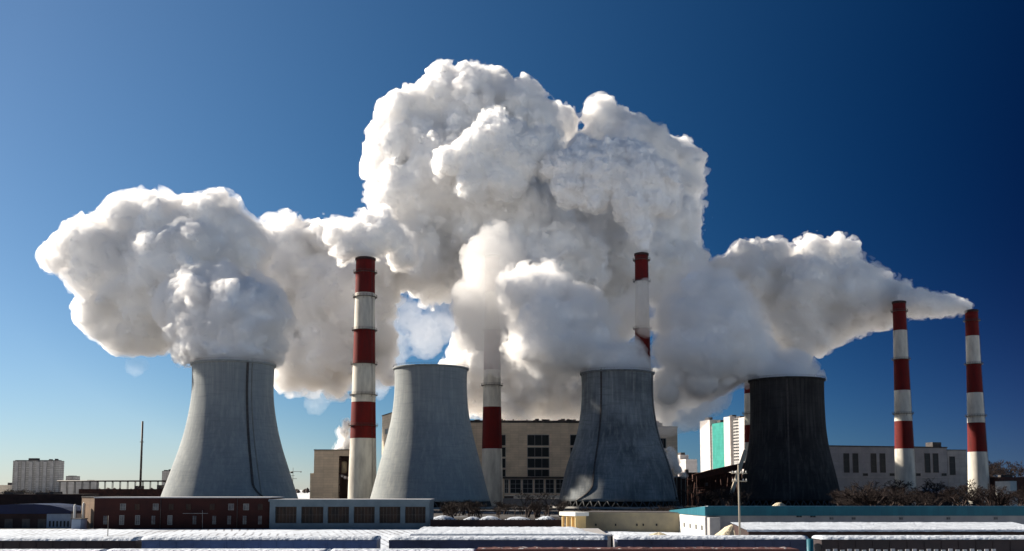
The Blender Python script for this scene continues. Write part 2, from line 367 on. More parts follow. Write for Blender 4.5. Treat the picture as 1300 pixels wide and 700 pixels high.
# ---------------------------------------------------------------- chimneys
def chimney(cx, D, ys, colors, galleries, w_top, w_base, y_top, label, y_sooty=None, glow=None):
    """ys: band edges (pixels, top to bottom); colors: one per band"""
    base = W(cx, 622, D); base = Vector((base.x, base.y, 0)); s_ = D / FPX
    t = thing('striped_chimney', base, label, 'chimney', 'red and white striped chimneys')
    top = WZ(y_top, D); r1 = w_top / 2 * s_; r0 = w_base / 2 * s_
    rad = lambda z: r1 + (r0 - r1) * ((top - z) / top) ** 1.35
    zz = sorted([WZ(y, D) for y in ys if WZ(y, D) > 0] + [0.0])
    prof = []; mis = []
    cl = list(colors)[::-1]
    for i in range(len(zz) - 1):
        for k in range(4):
            z = zz[i] + (zz[i + 1] - zz[i]) * k / 4; prof.append((rad(z), z)); mis.append(cl[i])
    prof += [(r1, top), (r1 - .5, top), (r1 - .6, top - 6)]; mis += [2, 2, 2]
    MB().lathe(base, prof, 48, mis).build('shaft', [M['red_paint'], M['white_paint'], M['sooty']], t)
    MB().lathe(base, [(r1 + .02, top - 1.6), (r1 + .45, top - 1.4), (r1 + .45, top - .2), (r1 - .3, top + .1)], 48).build('collar', M['sooty'], t)
    for y in galleries:
        z = WZ(y, D); r = rad(z); g = MB(); ro = r + 1.3
        g.lathe(base, [(r - .1, z), (ro, z), (ro, z + .18), (r - .1, z + .18)], 32, sm=False)
        for i in range(24):
            a = 2 * math.pi * i / 24; b_ = 2 * math.pi * (i + 1) / 24
            p = base + Vector((ro * math.cos(a), ro * math.sin(a), z + .1)); q = base + Vector((ro * math.cos(b_), ro * math.sin(b_), z + .1))
            g.tube(p, p + Vector((0, 0, 1.3)), .06, n=4, cap=False)
            for h in (.7, 1.3): g.tube(p + Vector((0, 0, h)), q + Vector((0, 0, h)), .06, n=4, cap=False)
            if i % 3 == 0: g.tube(base + Vector((r * math.cos(a), r * math.sin(a), z - 1.4)), p, .08, n=4, cap=False)
        g.build('gallery', M['dark_metal'], t)
    ld = MB(); k = 30; prev = None
    for i in range(k + 1):
        z = 2 + (top - 2) * i / k; r = rad(z) + .25; a = -math.pi / 2 + .9
        c = base + Vector((r * math.cos(a), r * math.sin(a), z))
        if prev: ld.tube(prev + Vector((.25, 0, 0)), c + Vector((.25, 0, 0)), .07, n=4, cap=False); ld.tube(prev - Vector((.25, 0, 0)), c - Vector((.25, 0, 0)), .07, n=4, cap=False)
        prev = c
    ld.build('ladder', M['dark_metal'], t)
    return base, r1, top
RD, WT = 0, 1
C1 = chimney(460, 600, [328, 373, 420, 463, 511, 557], [RD, WT, RD, WT, RD, WT], [347, 378, 420, 463, 502, 541], 24.5, 37, 328,
             'large striped chimney with its whole shaft clear of steam, left of the second cooling tower')
C2 = chimney(624.5, 640, [325, 372, 420, 470, 517, 570], [RD, WT, RD, WT, RD, WT], [345, 372, 420, 490], 18, 28.5, 325,
             'striped chimney half lost in steam, rising in front of the long beige hall')
C3 = chimney(818, 625, [322, 358, 418, 462, 505, 550], [RD, WT, RD, WT, RD, WT], [331, 358, 418, 470], 17, 26, 322,
             'striped chimney rising out of steam behind the mottled cooling tower')
C4 = chimney(957, 690, [391, 430, 465, 500, 540, 562], [RD, WT, RD, WT, RD, WT], [402, 430, 526], 15, 25, 391,
             'striped chimney hidden behind the black cooling tower, only its left edge and tip showing')
C5 = chimney(1150, 700, [383, 420, 457, 496, 535, 570], [RD, WT, RD, WT, RD, WT], [396, 457, 526], 16, 27, 383,
             'left of the two slim striped chimneys in front of the pale hall on the right')
C6 = chimney(1243, 710, [394, 427, 463, 499, 537, 574], [RD, WT, RD, WT, RD, WT], [408, 463, 529], 15.5, 27, 394,
             'rightmost slim striped chimney at the end of the pale hall')

# ---------------------------------------------------------------- main power hall behind the towers
f = Fac(486, 690, 837, 700)
H = thing('power_hall', f.a, 'long beige panelled turbine hall behind the middle cooling towers', 'hall')
zt = f.z(537, 660)
w_ = MB(); block(f, w_, 0, f.L, 45, 0, zt); w_.build('wall', M['panel'], H)
r_ = MB(); parapet(f, r_, 0, f.L, 45, zt, 1.6, .4)
for i in range(60):
    u = rnd.uniform(2, f.L - 2); h = rnd.uniform(.4, 1.3); f.box(r_, u, u + rnd.uniform(.5, 3), -3, -.5, zt + 1.6, zt + 1.6 + h)
r_.build('roof', M['roofing'], H)
for pc in (573, 628, 683.5, 738, 793):
    for y0, y1 in ((552.5, 565.5), (568.5, 580), (582.5, 594), (596.5, 605)):
        f.window(H, f.u(pc - 13.5), f.u(pc + 13.5), f.z(y1, pc), f.z(y0, pc), M['glass'], M['dull_wall'], 3, 1, .35, .3)
s_ = MB(); f.box(s_, f.u(600), f.L, .005, 1.2, f.z(608, 700), f.z(605.5, 700)); s_.build('ledge', M['roofing'], H)
for a_, b_ in ((641, 645), (648, 661), (664, 676), (679, 690), (693, 703), (706, 716), (719, 731), (734, 746)):
    f.window(H, f.u(a_), f.u(b_), f.z(626, 690), f.z(609, 690), M['glass'], M['trim_pale'], 2, 3, .3, .3)
s_ = MB(); f.box(s_, f.u(640), f.u(712), .01, 9, 0, f.z(629, 690)); s_.build('loading_annex', M['white_wall'], H)
fe = Fac(835.5, 692, 861, 694)
E = thing('office_annex', fe.a, 'narrow beige block at the right end of the turbine hall, showing beside the mottled tower', 'building')
w_ = MB(); block(fe, w_, 0, fe.L, 35, 0, fe.z(543, 850)); w_.build('wall', M['panel'], E)
r_ = MB(); parapet(fe, r_, 0, fe.L, 35, fe.z(543, 850), .9, .3); fe.box(r_, 0, 4, -6, -1, fe.z(543, 850) + .9, fe.z(537, 850)); r_.build('roof', M['roofing'], E)
for y0, y1 in ((557, 569), (574, 584), (589, 600)): fe.window(E, fe.u(839), fe.u(846), fe.z(y1, 842), fe.z(y0, 842), M['glass'], M['dull_wall'], 2, 1, .3, .25)
# raised left block of the hall, its sunlit end towards the sun
f = Fac(484, 668, 497, 640)
B = thing('boiler_block', f.a, 'tall beige block with a narrow sunlit strip between the nearest chimney and second cooling tower', 'building')
zt = f.z(527, 490)
w_ = MB(); block(f, w_, 0, f.L, 22, 0, zt); w_.build('wall', M['panel'], B)
r_ = MB(); parapet(f, r_, 0, f.L, 22, zt, .7, .25); r_.build('roof', M['roofing'], B)
for y in (545, 560, 575, 590): f.window(B, f.L * .35, f.L * .6, f.z(y + 6, 490), f.z(y, 490), M['glass'], M['dull_wall'], 1, 1, .3, .2)

# beige block left of the nearest chimney
f = Fac(398, 640, 452, 640)
B = thing('service_block', f.a, 'beige block with an open dark bay left of the nearest striped chimney', 'building')
zt = f.z(572, 420)
w_ = MB(); block(f, w_, 0, f.u(429.5), 24, 0, zt); block(f, w_, f.u(429.5), f.L, 24, f.z(579, 440), zt)
f.box(w_, f.u(429.5), f.L, -24, -6, 0, f.z(579, 440)); f.box(w_, f.u(393), 0, -20, -1, 0, f.z(601, 396)); w_.build('wall', M['panel'], B)
r_ = MB(); parapet(f, r_, 0, f.L, 24, zt, .6, .25); r_.build('roof', M['roofing'], B)
d_ = MB(); f.box(d_, f.u(430), f.L, -5.9, -5.4, 0, f.z(579, 440)); d_.build('bay_back', M['rust_dark'], B)
d_ = MB(); c = Vector(f.p(f.u(435), -3.4, f.z(592, 435))); d_.lathe(Vector((c.x, c.y, c.z - 5)), [(0, 0), (1.2, 0), (2.0, 2), (2.0, 7), (1.6, 8), (0, 8.4)], 24); d_.build('tank', M['tan_plaster'], B)
d_ = MB()
for y in (583, 601, 615, 625): f.box(d_, f.u(430), f.L, -1.2, -.4, f.z(y + 1.2, 440), f.z(y, 440))
for x in (431, 446): f.box(d_, f.u(x), f.u(x + 1.5), -1.5, -.3, 0, f.z(579, 440))
d_.build('steel_frame', M['rust_dark'], B)

# pale hall on the right
f = Fac(1046, 735, 1204, 765)
H = thing('turbine_hall', f.a, 'pale grey hall with tall narrow windows behind the slim chimneys', 'hall')
zt = f.z(568, 1120)
w_ = MB(); block(f, w_, 0, f.L, 40, 0, zt); w_.build('wall', M['panel_pale'], H)
r_ = MB(); parapet(f, r_, 0, f.L, 40, zt, .9, .4); f.box(r_, f.u(1191), f.u(1202), -12, -4, zt + .9, zt + 4.5); f.box(r_, f.u(1160), f.u(1164), -12, -4, zt + .9, zt + 3); r_.build('roof', M['roofing'], H)
for x in (1060, 1072.5, 1084, 1095.5, 1107, 1118.5, 1130, 1141.5, 1153, 1164.5, 1175.5, 1186):
    if x in (1060, 1095.5, 1130, 1164.5): continue
    f.window(H, f.u(x), f.u(x + 6.4), f.z(600, x), f.z(576, x), M['glass'], M['dark_metal'], 1, 3, .2, .25)
for x in (1096, 1130, 1163, 1196):
    f.window(H, f.u(x), f.u(x + 6.5), f.z(604.5, x), f.z(601, x), M['glass'], M['dull_wall'], 1, 1, .2, .2)
s_ = MB(); f.box(s_, 0, f.L, .005, .5, f.z(606.5, 1120), f.z(605.5, 1120)); s_.build('string_course', M['dull_wall'], H)
f = Fac(1204.4, 766, 1229, 770)
E = thing('hall_extension', f.a, 'grey lower end of the pale hall beside the rightmost chimney', 'building')
w_ = MB(); block(f, w_, 0, f.L, 36, 0, f.z(572, 1215)); w_.build('wall', M['panel_grey'], E)
r_ = MB(); parapet(f, r_, 0, f.L, 36, f.z(572, 1215), .6, .3); r_.build('roof', M['roofing'], E)
f.window(E, f.u(1207), f.u(1213.5), f.z(603, 1210), f.z(580, 1210), M['glass'], M['dark_metal'], 1, 3, .2, .25)

# white and green apartment block, turned towards the sun
f = Fac(890, 1170, 950, 1060)
A = thing('apartment_block', f.a, 'white high-rise with a green glazed strip behind the brown conveyor structures', 'building')
segs = [(890, 902.5, 534, 'flat_white', 0), (902.5, 904.5, 541, 'flat_grey', -1.5), (904.5, 921, 537, 'green_glass', -1.0), (921, 929, 529.5, 'flat_white', .5), (929, 939.5, 532, 'flat_grey', -2.0), (939.5, 950, 530, 'flat_white', 0)]
for a_, b_, yt, mt, o_ in segs:
    s_ = MB(); f.box(s_, f.u(a_) + .01, f.u(b_), -16, o_, 0, f.z(yt, (a_ + b_) / 2)); s_.build('facade_section', M[mt], A)
for a_, b_, yt, y2 in ((892, 897, 534, 530.5), (908, 912, 537, 534), (923, 927, 529.5, 527.5), (932, 937, 532, 529)): r_ = MB(); f.box(r_, f.u(a_), f.u(b_), -9, -4, f.z(yt, a_), f.z(y2, a_)); r_.build('roof_house', M['roofing'], A)
for a_, b_, o_ in ((929, 939.5, -2.0),):
    for k in range(14):
        z = f.z(585, 934) + k * 3.3; f.window(A, f.u(a_) + 2, f.u(b_) - 2, z, z + 1.6, M['glass'], M['flat_white'], 3, 1, .2, .25, base=o_)
f2 = Fac(857, 1400, 864, 1380)
A2 = thing('apartment_block', f2.a, 'small far cream block left of the green and white high-rise', 'building')
w_ = MB(); block(f2, w_, 0, f2.L, 12, 0, f2.z(578, 860)); block(f2, w_, f2.L, f2.L * 2, 16, 0, f2.z(584, 860)); w_.build('wall', M['flat_white'], A2)
r_ = MB(); f2.box(r_, 2, f2.L - 2, -8, -2, f2.z(578, 860), f2.z(575, 860)); r_.build('roof', M['roofing'], A2)

# ---------------------------------------------------------------- brown coal-handling plant between the towers
f = Fac(866, 640, 942, 640)
P = thing('coal_plant', f.a, 'dark brown coal-handling plant between the mottled and the black tower', 'plant')
w_ = MB()
f.box(w_, f.u(868), f.u(888), -16, 0, 0, f.z(601, 880)); f.box(w_, f.u(888), f.u(908), -16, -2, 0, f.z(604, 880)); f.box(w_, f.u(908), f.u(945), -20, -4, 0, f.z(600, 880))
w_.build('wall', M['rust_dark'], P)
r_ = MB(); f.box(r_, f.u(867.5), f.u(888.5), -16.4, .4, f.z(601, 880), f.z(600, 880)); f.box(r_, f.u(872), f.u(876), -8, -4, f.z(600, 880), f.z(596, 880)); r_.build('roof', M['roofing'], P)
cv = MB(); p0 = [(878, 603), (900, 597), (923, 592), (946, 587)]
for i in range(3):
    (xa, ya), (xb, yb) = p0[i], p0[i + 1]; ua, ub = f.u(xa), f.u(xb); za, zb = f.z(ya, 900), f.z(yb, 900)
    cv.hexa([f.p(ua, 5, za - 4), f.p(ub, 5, zb - 4), f.p(ub, 1.5, zb - 4), f.p(ua, 1.5, za - 4), f.p(ua, 5, za), f.p(ub, 5, zb), f.p(ub, 1.5, zb), f.p(ua, 1.5, za)])
cv.build('conveyor_gallery', M['rust'], P)
lg = MB()
for x, y in ((884, 606), (897, 604), (911, 601), (926, 599), (938, 592)):
    z = f.z(y, 900)
    for s in (-3, 3): lg.tube(f.p(f.u(x) + s, 3.2, 0), f.p(f.u(x) + s * .35, 3.2, z), .35, n=5)
    for k in (.3, .6): lg.tube(f.p(f.u(x) - 3 + 2 * k, 3.2, z * k), f.p(f.u(x) + 3 - 2 * k, 3.2, z * k), .2, n=4)
lg.build('trestle', M['rust'], P)
tb = MB(); rg = random.Random(3)
for i in range(26):
    u = f.u(rg.uniform(867, 945)); z = rg.uniform(1, 17); L_ = rg.uniform(3, 12)
    tb.tube(f.p(u, 5.5 + rg.random() * 2, z), f.p(u + L_, 5.5 + rg.random() * 2, z + rg.choice((0, 0, 0, rg.uniform(-3, 3)))), rg.uniform(.12, .35), n=6)
for i in range(16): u = f.u(rg.uniform(867, 945)); tb.tube(f.p(u, 6, 0), f.p(u, 6, rg.uniform(6, 20)), .22, n=5)
tb.build('pipework', M['rust'], P)
for i, (a_, b_, y0, y1) in enumerate(((894, 899, 613, 617), (883, 886, 616, 626), (916, 920, 618, 622))):
    f.window(P, f.u(a_), f.u(b_), f.z(y1, 900), f.z(y0, 900), M['glass_pale'], M['rust'], 2, 1, .2, .2)
# small dark kiosk with steam beside the mottled tower
f = Fac(858, 610, 871, 610)
K = thing('vent_house', f.a, 'small dark vent house at the right foot of the mottled tower', 'building')
w_ = MB(); block(f, w_, 0, f.L, 6, 0, f.z(606, 865)); w_.build('wall', M['rust_dark'], K)
s_ = MB()
for x in (859, 864.5, 870): f.box(s_, f.u(x), f.u(x + .7), .003, .3, 0, f.z(606, 865))
s_.build('frame', M['concrete'], K)
r_ = MB(); parapet(f, r_, 0, f.L, 6, f.z(606, 865), .5, .3); r_.build('roof', M['snow'], K)

# inclined tan conveyor leaning past the black tower
IC = thing('inclined_conveyor', W(924, 642, 500), 'slim tan inclined conveyor rising to the left edge of the black tower', 'conveyor')
a_ = W(921, 650, 505); b_ = W(946.5, 572, 520); m_ = a_.lerp(b_, .55)
t_ = MB(); d_ = (b_ - a_).normalized(); side = Vector((0, 1, 0)).cross(d_).normalized()
q = [a_ - side * .8 - Vector((0, 1, 0)), a_ + side * .8 - Vector((0, 1, 0)), a_ + side * .8 + Vector((0, 1, 0)), a_ - side * .8 + Vector((0, 1, 0))]
t_.hexa(q + [p + (b_ - a_) for p in q]); t_.build('gallery', M['timber'], IC)
t_ = MB(); t_.tube((m_.x + 1, m_.y, 0), m_, .3, n=6); t_.tube((m_.x - 3, m_.y + .5, 0), m_.lerp(a_, .3), .25, n=6); t_.build('trestle', M['rust'], IC)

# ---------------------------------------------------------------- left: trestle, mast, far blocks
PR = thing('pipe_bridge', W(75, 622, 640), 'long thin pipe bridge on posts left of the first cooling tower', 'pipe bridge')
D_ = 640; z1 = WZ(611, D_); t_ = MB(); t_.tube((WX(72, 622, D_), D_, z1), (WX(212, 622, D_), D_, z1), .45, n=8); t_.tube((WX(72, 622, D_), D_ + 1.2, z1 + .1), (WX(212, 622, D_), D_ + 1.2, z1 + .1), .4, n=8)
t_.build('pipe', M['dark_metal'], PR)
for i in range(15):
    x = WX(75 + i * 9.6, 622, D_); t_ = MB(); t_.box(x - .15, x + .15, D_ - .3, D_ + .0, 0, z1 - .4); t_.box(x - .15, x + .15, D_ + 1.4, D_ + 1.7, 0, z1 - .4); t_.box(x - .15, x + .15, D_ - .3, D_ + 1.7, z1 - .8, z1 - .45)
    t_.build('post', M['dark_metal'], PR)
def stick(name, x, D, y0, r0, r1, label, cat, arms=(), m='dark_metal', z0=0):
    b_ = W(x, 622, D); b_.z = 0
    t = thing(name, b_, label, cat); MB().tube(b_ + Vector((0, 0, z0)), b_ + Vector((0, 0, WZ(y0, D))), r0, r1, 10).build('pole', M[m], t)
    for (xa, xb, y, r) in arms:
        MB().tube(W(xa, y, D) + Vector((0, -.25, 0)), W(xb, y, D) + Vector((0, -.25, 0)), r, n=6).build('crossarm', M[m], t)
    return t
st = stick('steel_stack', 178, 650, 535, .75, .62, 'lone thin dark steel stack left of the first cooling tower', 'stack')
g_ = MB(); b_ = W(178, 622, 650); g_.lathe((b_.x, b_.y, 0), [(.6, 40), (1.3, 40), (1.3, 40.3), (.6, 40.3)], 16, sm=False); g_.build('gallery', M['dark_metal'], st)
g_ = MB(); g_.lathe((b_.x, b_.y, 0), [(.75, 0), (1.4, 0), (1.4, 3), (.74, 4)], 16); g_.build('foot', M['rust'], st)
mast = stick('antenna_mast', 371.5, 600, 594, .28, .12, 'thin antenna mast with dishes right of the first cooling tower', 'mast', ((366, 383, 599, .12), (370, 377, 608, .12), (368, 374, 604, .1)))
for (x, y, r) in ((370.5, 600, .95), (382, 599.5, .5), (370, 609, .5)):
    c = W(x, y, 599); MB().lathe(Vector((c.x, c.y, c.z - r * .5)), [(0, 0), (r * .8, .1), (r, r * .5), (r * .8, r), (0, r * 1.1)], 16).build('dish', M['dark_metal'], mast)

def far_block(x0, x1, y0, D, label, mat='far_tower', steps=(), depth=20, y1=None, nm='apartment_block'):
    f = Fac(x0, D, x1, D); t = thing(nm, f.a, label, 'building')
    w_ = MB(); block(f, w_, 0, f.L, depth, 0, f.z(y0, x0)); w_.build('wall', M[mat], t)
    if steps:
        for a_, b_, y_ in steps: r_ = MB(); f.box(r_, f.u(a_), f.u(b_), -depth * .7, -depth * .2, f.z(y0, x0), f.z(y_, x0)); r_.build('roof_house', M['roofing'], t)
    return t, f
t, f = far_block(15, 73.5, 585, 1700, 'wide grey high-rise slab at the far left edge', steps=((33, 44, 581.8), (16, 72, 584.2), (59, 61, 583), (66.5, 68, 582.5)))
for i in range(6):
    s_ = MB(); a_ = 18 + i * 9; f.box(s_, f.u(a_), f.u(a_ + 4.2), .01, 1.4, 0, f.z(586.5, 20)); s_.build('balcony_bay', M['panel_grey'], t)
far_block(-6, 13, 616, 1900, 'far low pinkish block at the left edge of the picture', 'panel', ((8, 12, 613),))
far_block(205, 218, 598, 1500, 'far grey high-rise just left of the first cooling tower', 'far_tower', ((212, 217, 596), (206, 209, 596.8)))
far_block(83, 91, 604.5, 1100, 'small grey stair tower standing above the low sheds on the left', 'far_tower', ((84, 90, 604,),))
far_block(76, 115, 611.5, 1000, 'long low grey workshop behind the pipe bridge', 'panel_grey', ((88, 92, 610), (108, 112, 609.5)), nm='workshop')
far_block(100, 208, 621, 600, 'long low rusty brown shed under the pipe bridge', 'rust', ((168, 172, 617), (196, 200, 616)), nm='shed')
far_block(-8, 104, 627.5, 480, 'low dark brown shed behind the blue-roofed building', 'rust_dark', ((0, 12, 625), (40, 56, 625.5), (58, 63, 624.5)), nm='shed')
far_block(545, 718, 633, 640, 'low pale wall-like building at the foot of the beige hall', 'dull_wall', ((640, 652, 630), (600, 606, 631)), nm='shed')
far_block(1268, 1306, 606, 700, 'low brown building with a lit end at the right edge of the picture', 'rust', ((1280, 1290, 603),), nm='shed')
t, f = far_block(1283, 1291, 611, 640, 'small cream gatehouse at the right edge catching the sun', 'white_wall', ((1282.5, 1291.5, 610),), nm='gatehouse')
t, f = far_block(1181, 1208, 626, 560, 'small snow-roofed shed under the right-hand chimneys', 'rust_dark', (), nm='shed')
r_ = MB(); zz_ = f.z(626, 1190)
r_.add([f.p(-.3, .4, zz_), f.p(f.L + .3, .4, zz_), f.p(f.L + .3, -16, zz_), f.p(-.3, -16, zz_), f.p(-.3, -8, zz_ + 2.4), f.p(f.L * .6, -8, zz_ + 1.9)], [(0, 1, 5, 4), (3, 4, 5, 2), (0, 4, 3), (1, 2, 5), (0, 3, 2, 1)])
r_.build('roof', M['snow'], t)

# ---------------------------------------------------------------- dark red brick building and its blue-grey annex
f = Fac(121, 264, 342.5, 264)
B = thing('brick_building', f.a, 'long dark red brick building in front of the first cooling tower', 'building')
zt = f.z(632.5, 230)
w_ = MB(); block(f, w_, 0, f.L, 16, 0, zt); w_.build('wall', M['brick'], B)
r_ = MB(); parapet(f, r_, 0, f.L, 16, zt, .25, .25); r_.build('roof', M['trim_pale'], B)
for x in (157, 198.5, 294, 313, 175, 218, 240, 270, 331):
    dull = x in (175, 218, 240, 270, 331)
    f.window(B, f.u(x - 3.2), f.u(x + 3.2), f.z(647.5, x), f.z(640, x), M['window_warm'] if dull else M['glass_pale'], M['brick'] if dull else M['concrete'], 2, 1, .07, .08)
for x in (135, 156, 176, 196, 217, 248, 273, 292, 311.5, 331):
    f.window(B, f.u(x - 2.4), f.u(x + 2.4), f.z(666, x), f.z(655, x), M['glass_pale'], M['concrete'] if x in (156, 176, 217) else M['brick'], 2, 2, .12, .08)
s_ = MB(); s_.tube(W(232, 652, 262.5), W(264, 652, 262.5), .07, n=6); s_.tube(W(257, 648, 262.5), W(257, 672, 262.5), .06, n=6); s_.build('pipe', M['concrete'], B)
d_ = MB()
for x in (205, 302): d_.tube(Vector(f.p(f.u(x), .15, 0)), Vector(f.p(f.u(x), .15, zt)), .08, n=6)
d_.build('downpipe', M['dark_metal'], B)

f = Fac(342.9, 263, 545, 263)
B = thing('office_building', f.a, 'blue-grey concrete office building with six dark glazed bays', 'building')
zt = f.z(637, 440); zb0, zb1 = f.z(664.5, 440), f.z(643.5, 440)
w_ = MB(); block(f, w_, 0, f.L, 16, 0, zb0); block(f, w_, 0, f.L, 16, zb1, zt); f.box(w_, .05, f.L - .05, -16, -1.0, zb0, zb1)
bays = [(350, 377), (383, 411), (416.5, 443.5), (449.5, 476), (482, 508.5), (514.5, 540.5)]
edges = [342.9] + [v for b_ in bays for v in b_] + [545]
for i in range(0, len(edges), 2): f.box(w_, f.u(edges[i]) + .002, f.u(edges[i + 1]) - .002, -1, 0, zb0, zb1)
w_.build('wall', M['bluegrey'], B)
r_ = MB(); parapet(f, r_, 0, f.L, 16, zt, .5, .3); r_.build('roof', M['bluegrey'], B)
r_ = MB(); f.box(r_, -.2, f.L + .2, -16, .2, zt + .5, zt + .58); r_.build('roof_edge', M['trim_pale'], B)
for a_, b_ in bays:
    f.window(B, f.u(a_) + .06, f.u(b_) - .06, zb0 + .06, zb1 - .06, M['window_warm'], M['dark_metal'], 6, 2, .14, .12, base=-.7)

# tan brick end building
f = Fac(104.5, 275, 120.5, 270)
B = thing('brick_building', f.a, 'small tan brick building at the left end of the dark red one', 'building')
w_ = MB(); block(f, w_, 0, f.L, 12, 0, f.z(631.5, 110)); w_.build('wall', M['brick_tan'], B)
r_ = MB(); parapet(f, r_, 0, f.L, 12, f.z(631.5, 110), .2, .15); r_.build('roof', M['roofing'], B)
d_ = MB(); f.box(d_, f.u(117), f.u(119.5), .003, .08, 0, f.z(664, 118)); d_.build('door', M['dark_metal'], B)
# blue-roofed building at the left
f = Fac(-30, 272, 92, 272)
B = thing('depot_building', f.a, 'dark depot with a navy blue curved roof at the left edge', 'building')
w_ = MB(); f.box(w_, 0, f.u(61), -14, 0, 0, f.z(652.5, 30)); w_.build('wall', M['rust_dark'], B)
r_ = MB(); arc = [(-30, 643), (0, 641.5), (20, 640.3), (45, 640), (65, 641.5), (80, 644.5), (92, 649)]
for i in range(len(arc) - 1):
    (xa, ya), (xb, yb) = arc[i], arc[i + 1]; ua, ub = f.u(xa), f.u(xb); zl = f.z(652.6, 30)
    r_.hexa([f.p(ua, .5, zl), f.p(ub, .5, zl), f.p(ub, -14.5, zl), f.p(ua, -14.5, zl), f.p(ua, .5, f.z(ya, 30)), f.p(ub, .5, f.z(yb, 30)), f.p(ub, -14.5, f.z(yb, 30)), f.p(ua, -14.5, f.z(ya, 30))])
r_.build('roof', M['navy'], B)

for x in (8, 30, 50): d_ = MB(); f.box(d_, f.u(x), f.u(x + 10), .004, .1, 0, f.z(659, x)); d_.build('gate', M['dark_metal'], B)
w_ = MB(); f.box(w_, f.u(61.3), f.u(91.5), -12, .2, 0, f.z(652.4, 75)); w_.build('annex_wall', M['pale_blue_wall'], B)
for i in range(6):
    x = 64.5 + i * 4.6; f.window(B, f.u(x), f.u(x + 2.4), f.z(669, x), f.z(661.5, x), M['glass'], M['pale_blue_wall'], 1, 1, .1, .1, base=.2)
f = Fac(92.5, 262, 104, 262)
B = thing('kiosk', f.a, 'small pale kiosk between the navy-roofed depot and tan brick building', 'kiosk')
w_ = MB(); block(f, w_, 0, f.L, 4, 0, f.z(659.5, 98)); w_.build('wall', M['pale_blue_wall'], B)
r_ = MB(); parapet(f, r_, 0, f.L, 4, f.z(659.5, 98), .2, .15); r_.build('roof', M['roofing'], B)
for i, (x, y0) in enumerate(((96, 640), (107, 637.5))):
    b_ = W(x, 622, 268 + i * 4); b_.z = 0
    t = thing('storage_silo', b_, ('short white silo behind the pale kiosk', 'slimmer white silo against the tan brick wall')[i], 'silo')
    r0 = .34; zz_ = WZ(y0, b_.y); MB().lathe(b_, [(0, 0), (r0, 0), (r0, zz_ - .5), (0, zz_)], 16).build('tank', M['white_wall'], t)
    MB().tube(b_ + Vector((r0 + .1, 0, 0)), b_ + Vector((r0 + .1, 0, zz_ - .4)), .05, n=5).build('ladder', M['dark_metal'], t)

# ---------------------------------------------------------------- tan building in front of the mottled tower
f = Fac(731.5, 250, 862, 243)
B = thing('tan_building', f.a, 'low tan plastered building with a sunlit left end below the mottled tower', 'building')
zt = f.z(654.5, 790)
w_ = MB(); block(f, w_, 0, f.L, 18, 0, zt); w_.build('wall', M['tan_plaster'], B)
r_ = MB(); parapet(f, r_, 0, f.L, 18, zt, .65, .2); r_.build('cornice', M['tan_plaster'], B)
r_ = MB(); f.box(r_, .4, f.L - .4, -17.6, -.2, zt + .66, zt + .74); r_.build('roof', M['roofing'], B)
for x in (755, 780, 807, 815, 832): f.window(B, f.u(x), f.u(x + 2.2), f.z(668, x), f.z(665, x), M['glass'], M['tan_plaster'], 1, 1, .1, .1)
fp = Fac(713, 249, 731, 242)
P = thing('tan_porch', fp.a, 'small sunlit ochre porch at the left end of the tan building', 'porch')
zt = fp.z(655, 722)
w_ = MB(); fp.box(w_, fp.L * .1, fp.L * .9, -3, -.6, 0, zt)
for u in (.0, .33, .66, .92): fp.box(w_, fp.L * u, fp.L * u + .28, -.6, 0, 0, zt)
w_.build('wall', surf('ochre_plaster', (.72, .52, .24), (.6, .42, .2), .5), P)  # tan plaster in brighter gold, standing in for sunlight on this end
r_ = MB(); fp.box(r_, -.5, fp.L + .4, -3.2, .4, zt, zt + .9); r_.build('roof', M['white_wall'], P)
for u in (.12, .45): fp.window(P, fp.L * u + .25, fp.L * (u + .2) + .1, .9, zt - .5, M['window_warm'], M['tan_plaster'], 1, 2, .06, .08, base=-.6)

# ---------------------------------------------------------------- teal-roofed building on the right
ZR = WZ(643, 215)
f = Fac(895, 215, 1345, 215)
B = thing('teal_roofed_building', f.a, 'long low building with a teal roof band and white sunlit end', 'building')
w_ = MB(); z655 = WZ(655, 215)
x0 = f.a.x; y0 = f.a.y; q = W(851, 622, 255); x1, y1 = q.x, q.y; xR = f.b.x
w_.hexa([(x0, y0, 0), (xR, y0, 0), (xR, y1 + 10, 0), (x1, y1, 0), (x0, y0, z655), (xR, y0, z655), (xR, y1 + 10, z655), (x1, y1, z655)])
w_.build('wall', M['dull_wall'], B)
r_ = MB(); zl = WZ(648, 255)
e = Fac(851, 255, 895, 215)
r_.hexa([(x0 - .15, y0 - .5, z655 + .01), (xR, y0 - .5, z655 + .01), (xR, y1 + 10, z655 + .01), (x1 - .3, y1, z655 - .3), (x0 - .15, y0 - .5, ZR), (xR, y0 - .5, ZR), (xR, y1 + 10, zl), (x1 - .3, y1, WZ(648, 255))])
r_.build('roof', M['teal'], B)
r_ = MB(); r_.hexa([(x0 + .6, y0 + .4, ZR - .05), (xR - .5, y0 + .4, ZR - .05), (xR - .5, y1 + 9, zl - .05), (x1 + 1, y1, zl - .05), (x0 + .6, y0 + .4, ZR + .08), (xR - .5, y0 + .4, ZR + .08), (xR - .5, y1 + 9, zl + .08), (x1 + 1, y1, zl + .08)]); r_.build('roof_snow', M['snow'], B)
s_ = MB(); e.box(s_, .1, e.L - .05, .01, .14, 0, z655 - .35); s_.build('end_wall', M['white_wall'], B)
for px in (855, 862, 868.5, 876, 883.5, 891): e.window(B, e.u(px) - .4, e.u(px) + .9, WZ(670.5, 230), WZ(665, 230), M['glass'], M['dark_metal'], 1, 1, .05, .06, base=.14)
s_ = MB(); f.box(s_, .3, f.u(910), .01, 3.0, 0, z655 - .3); s_.build('porch', M['dull_wall'], B)
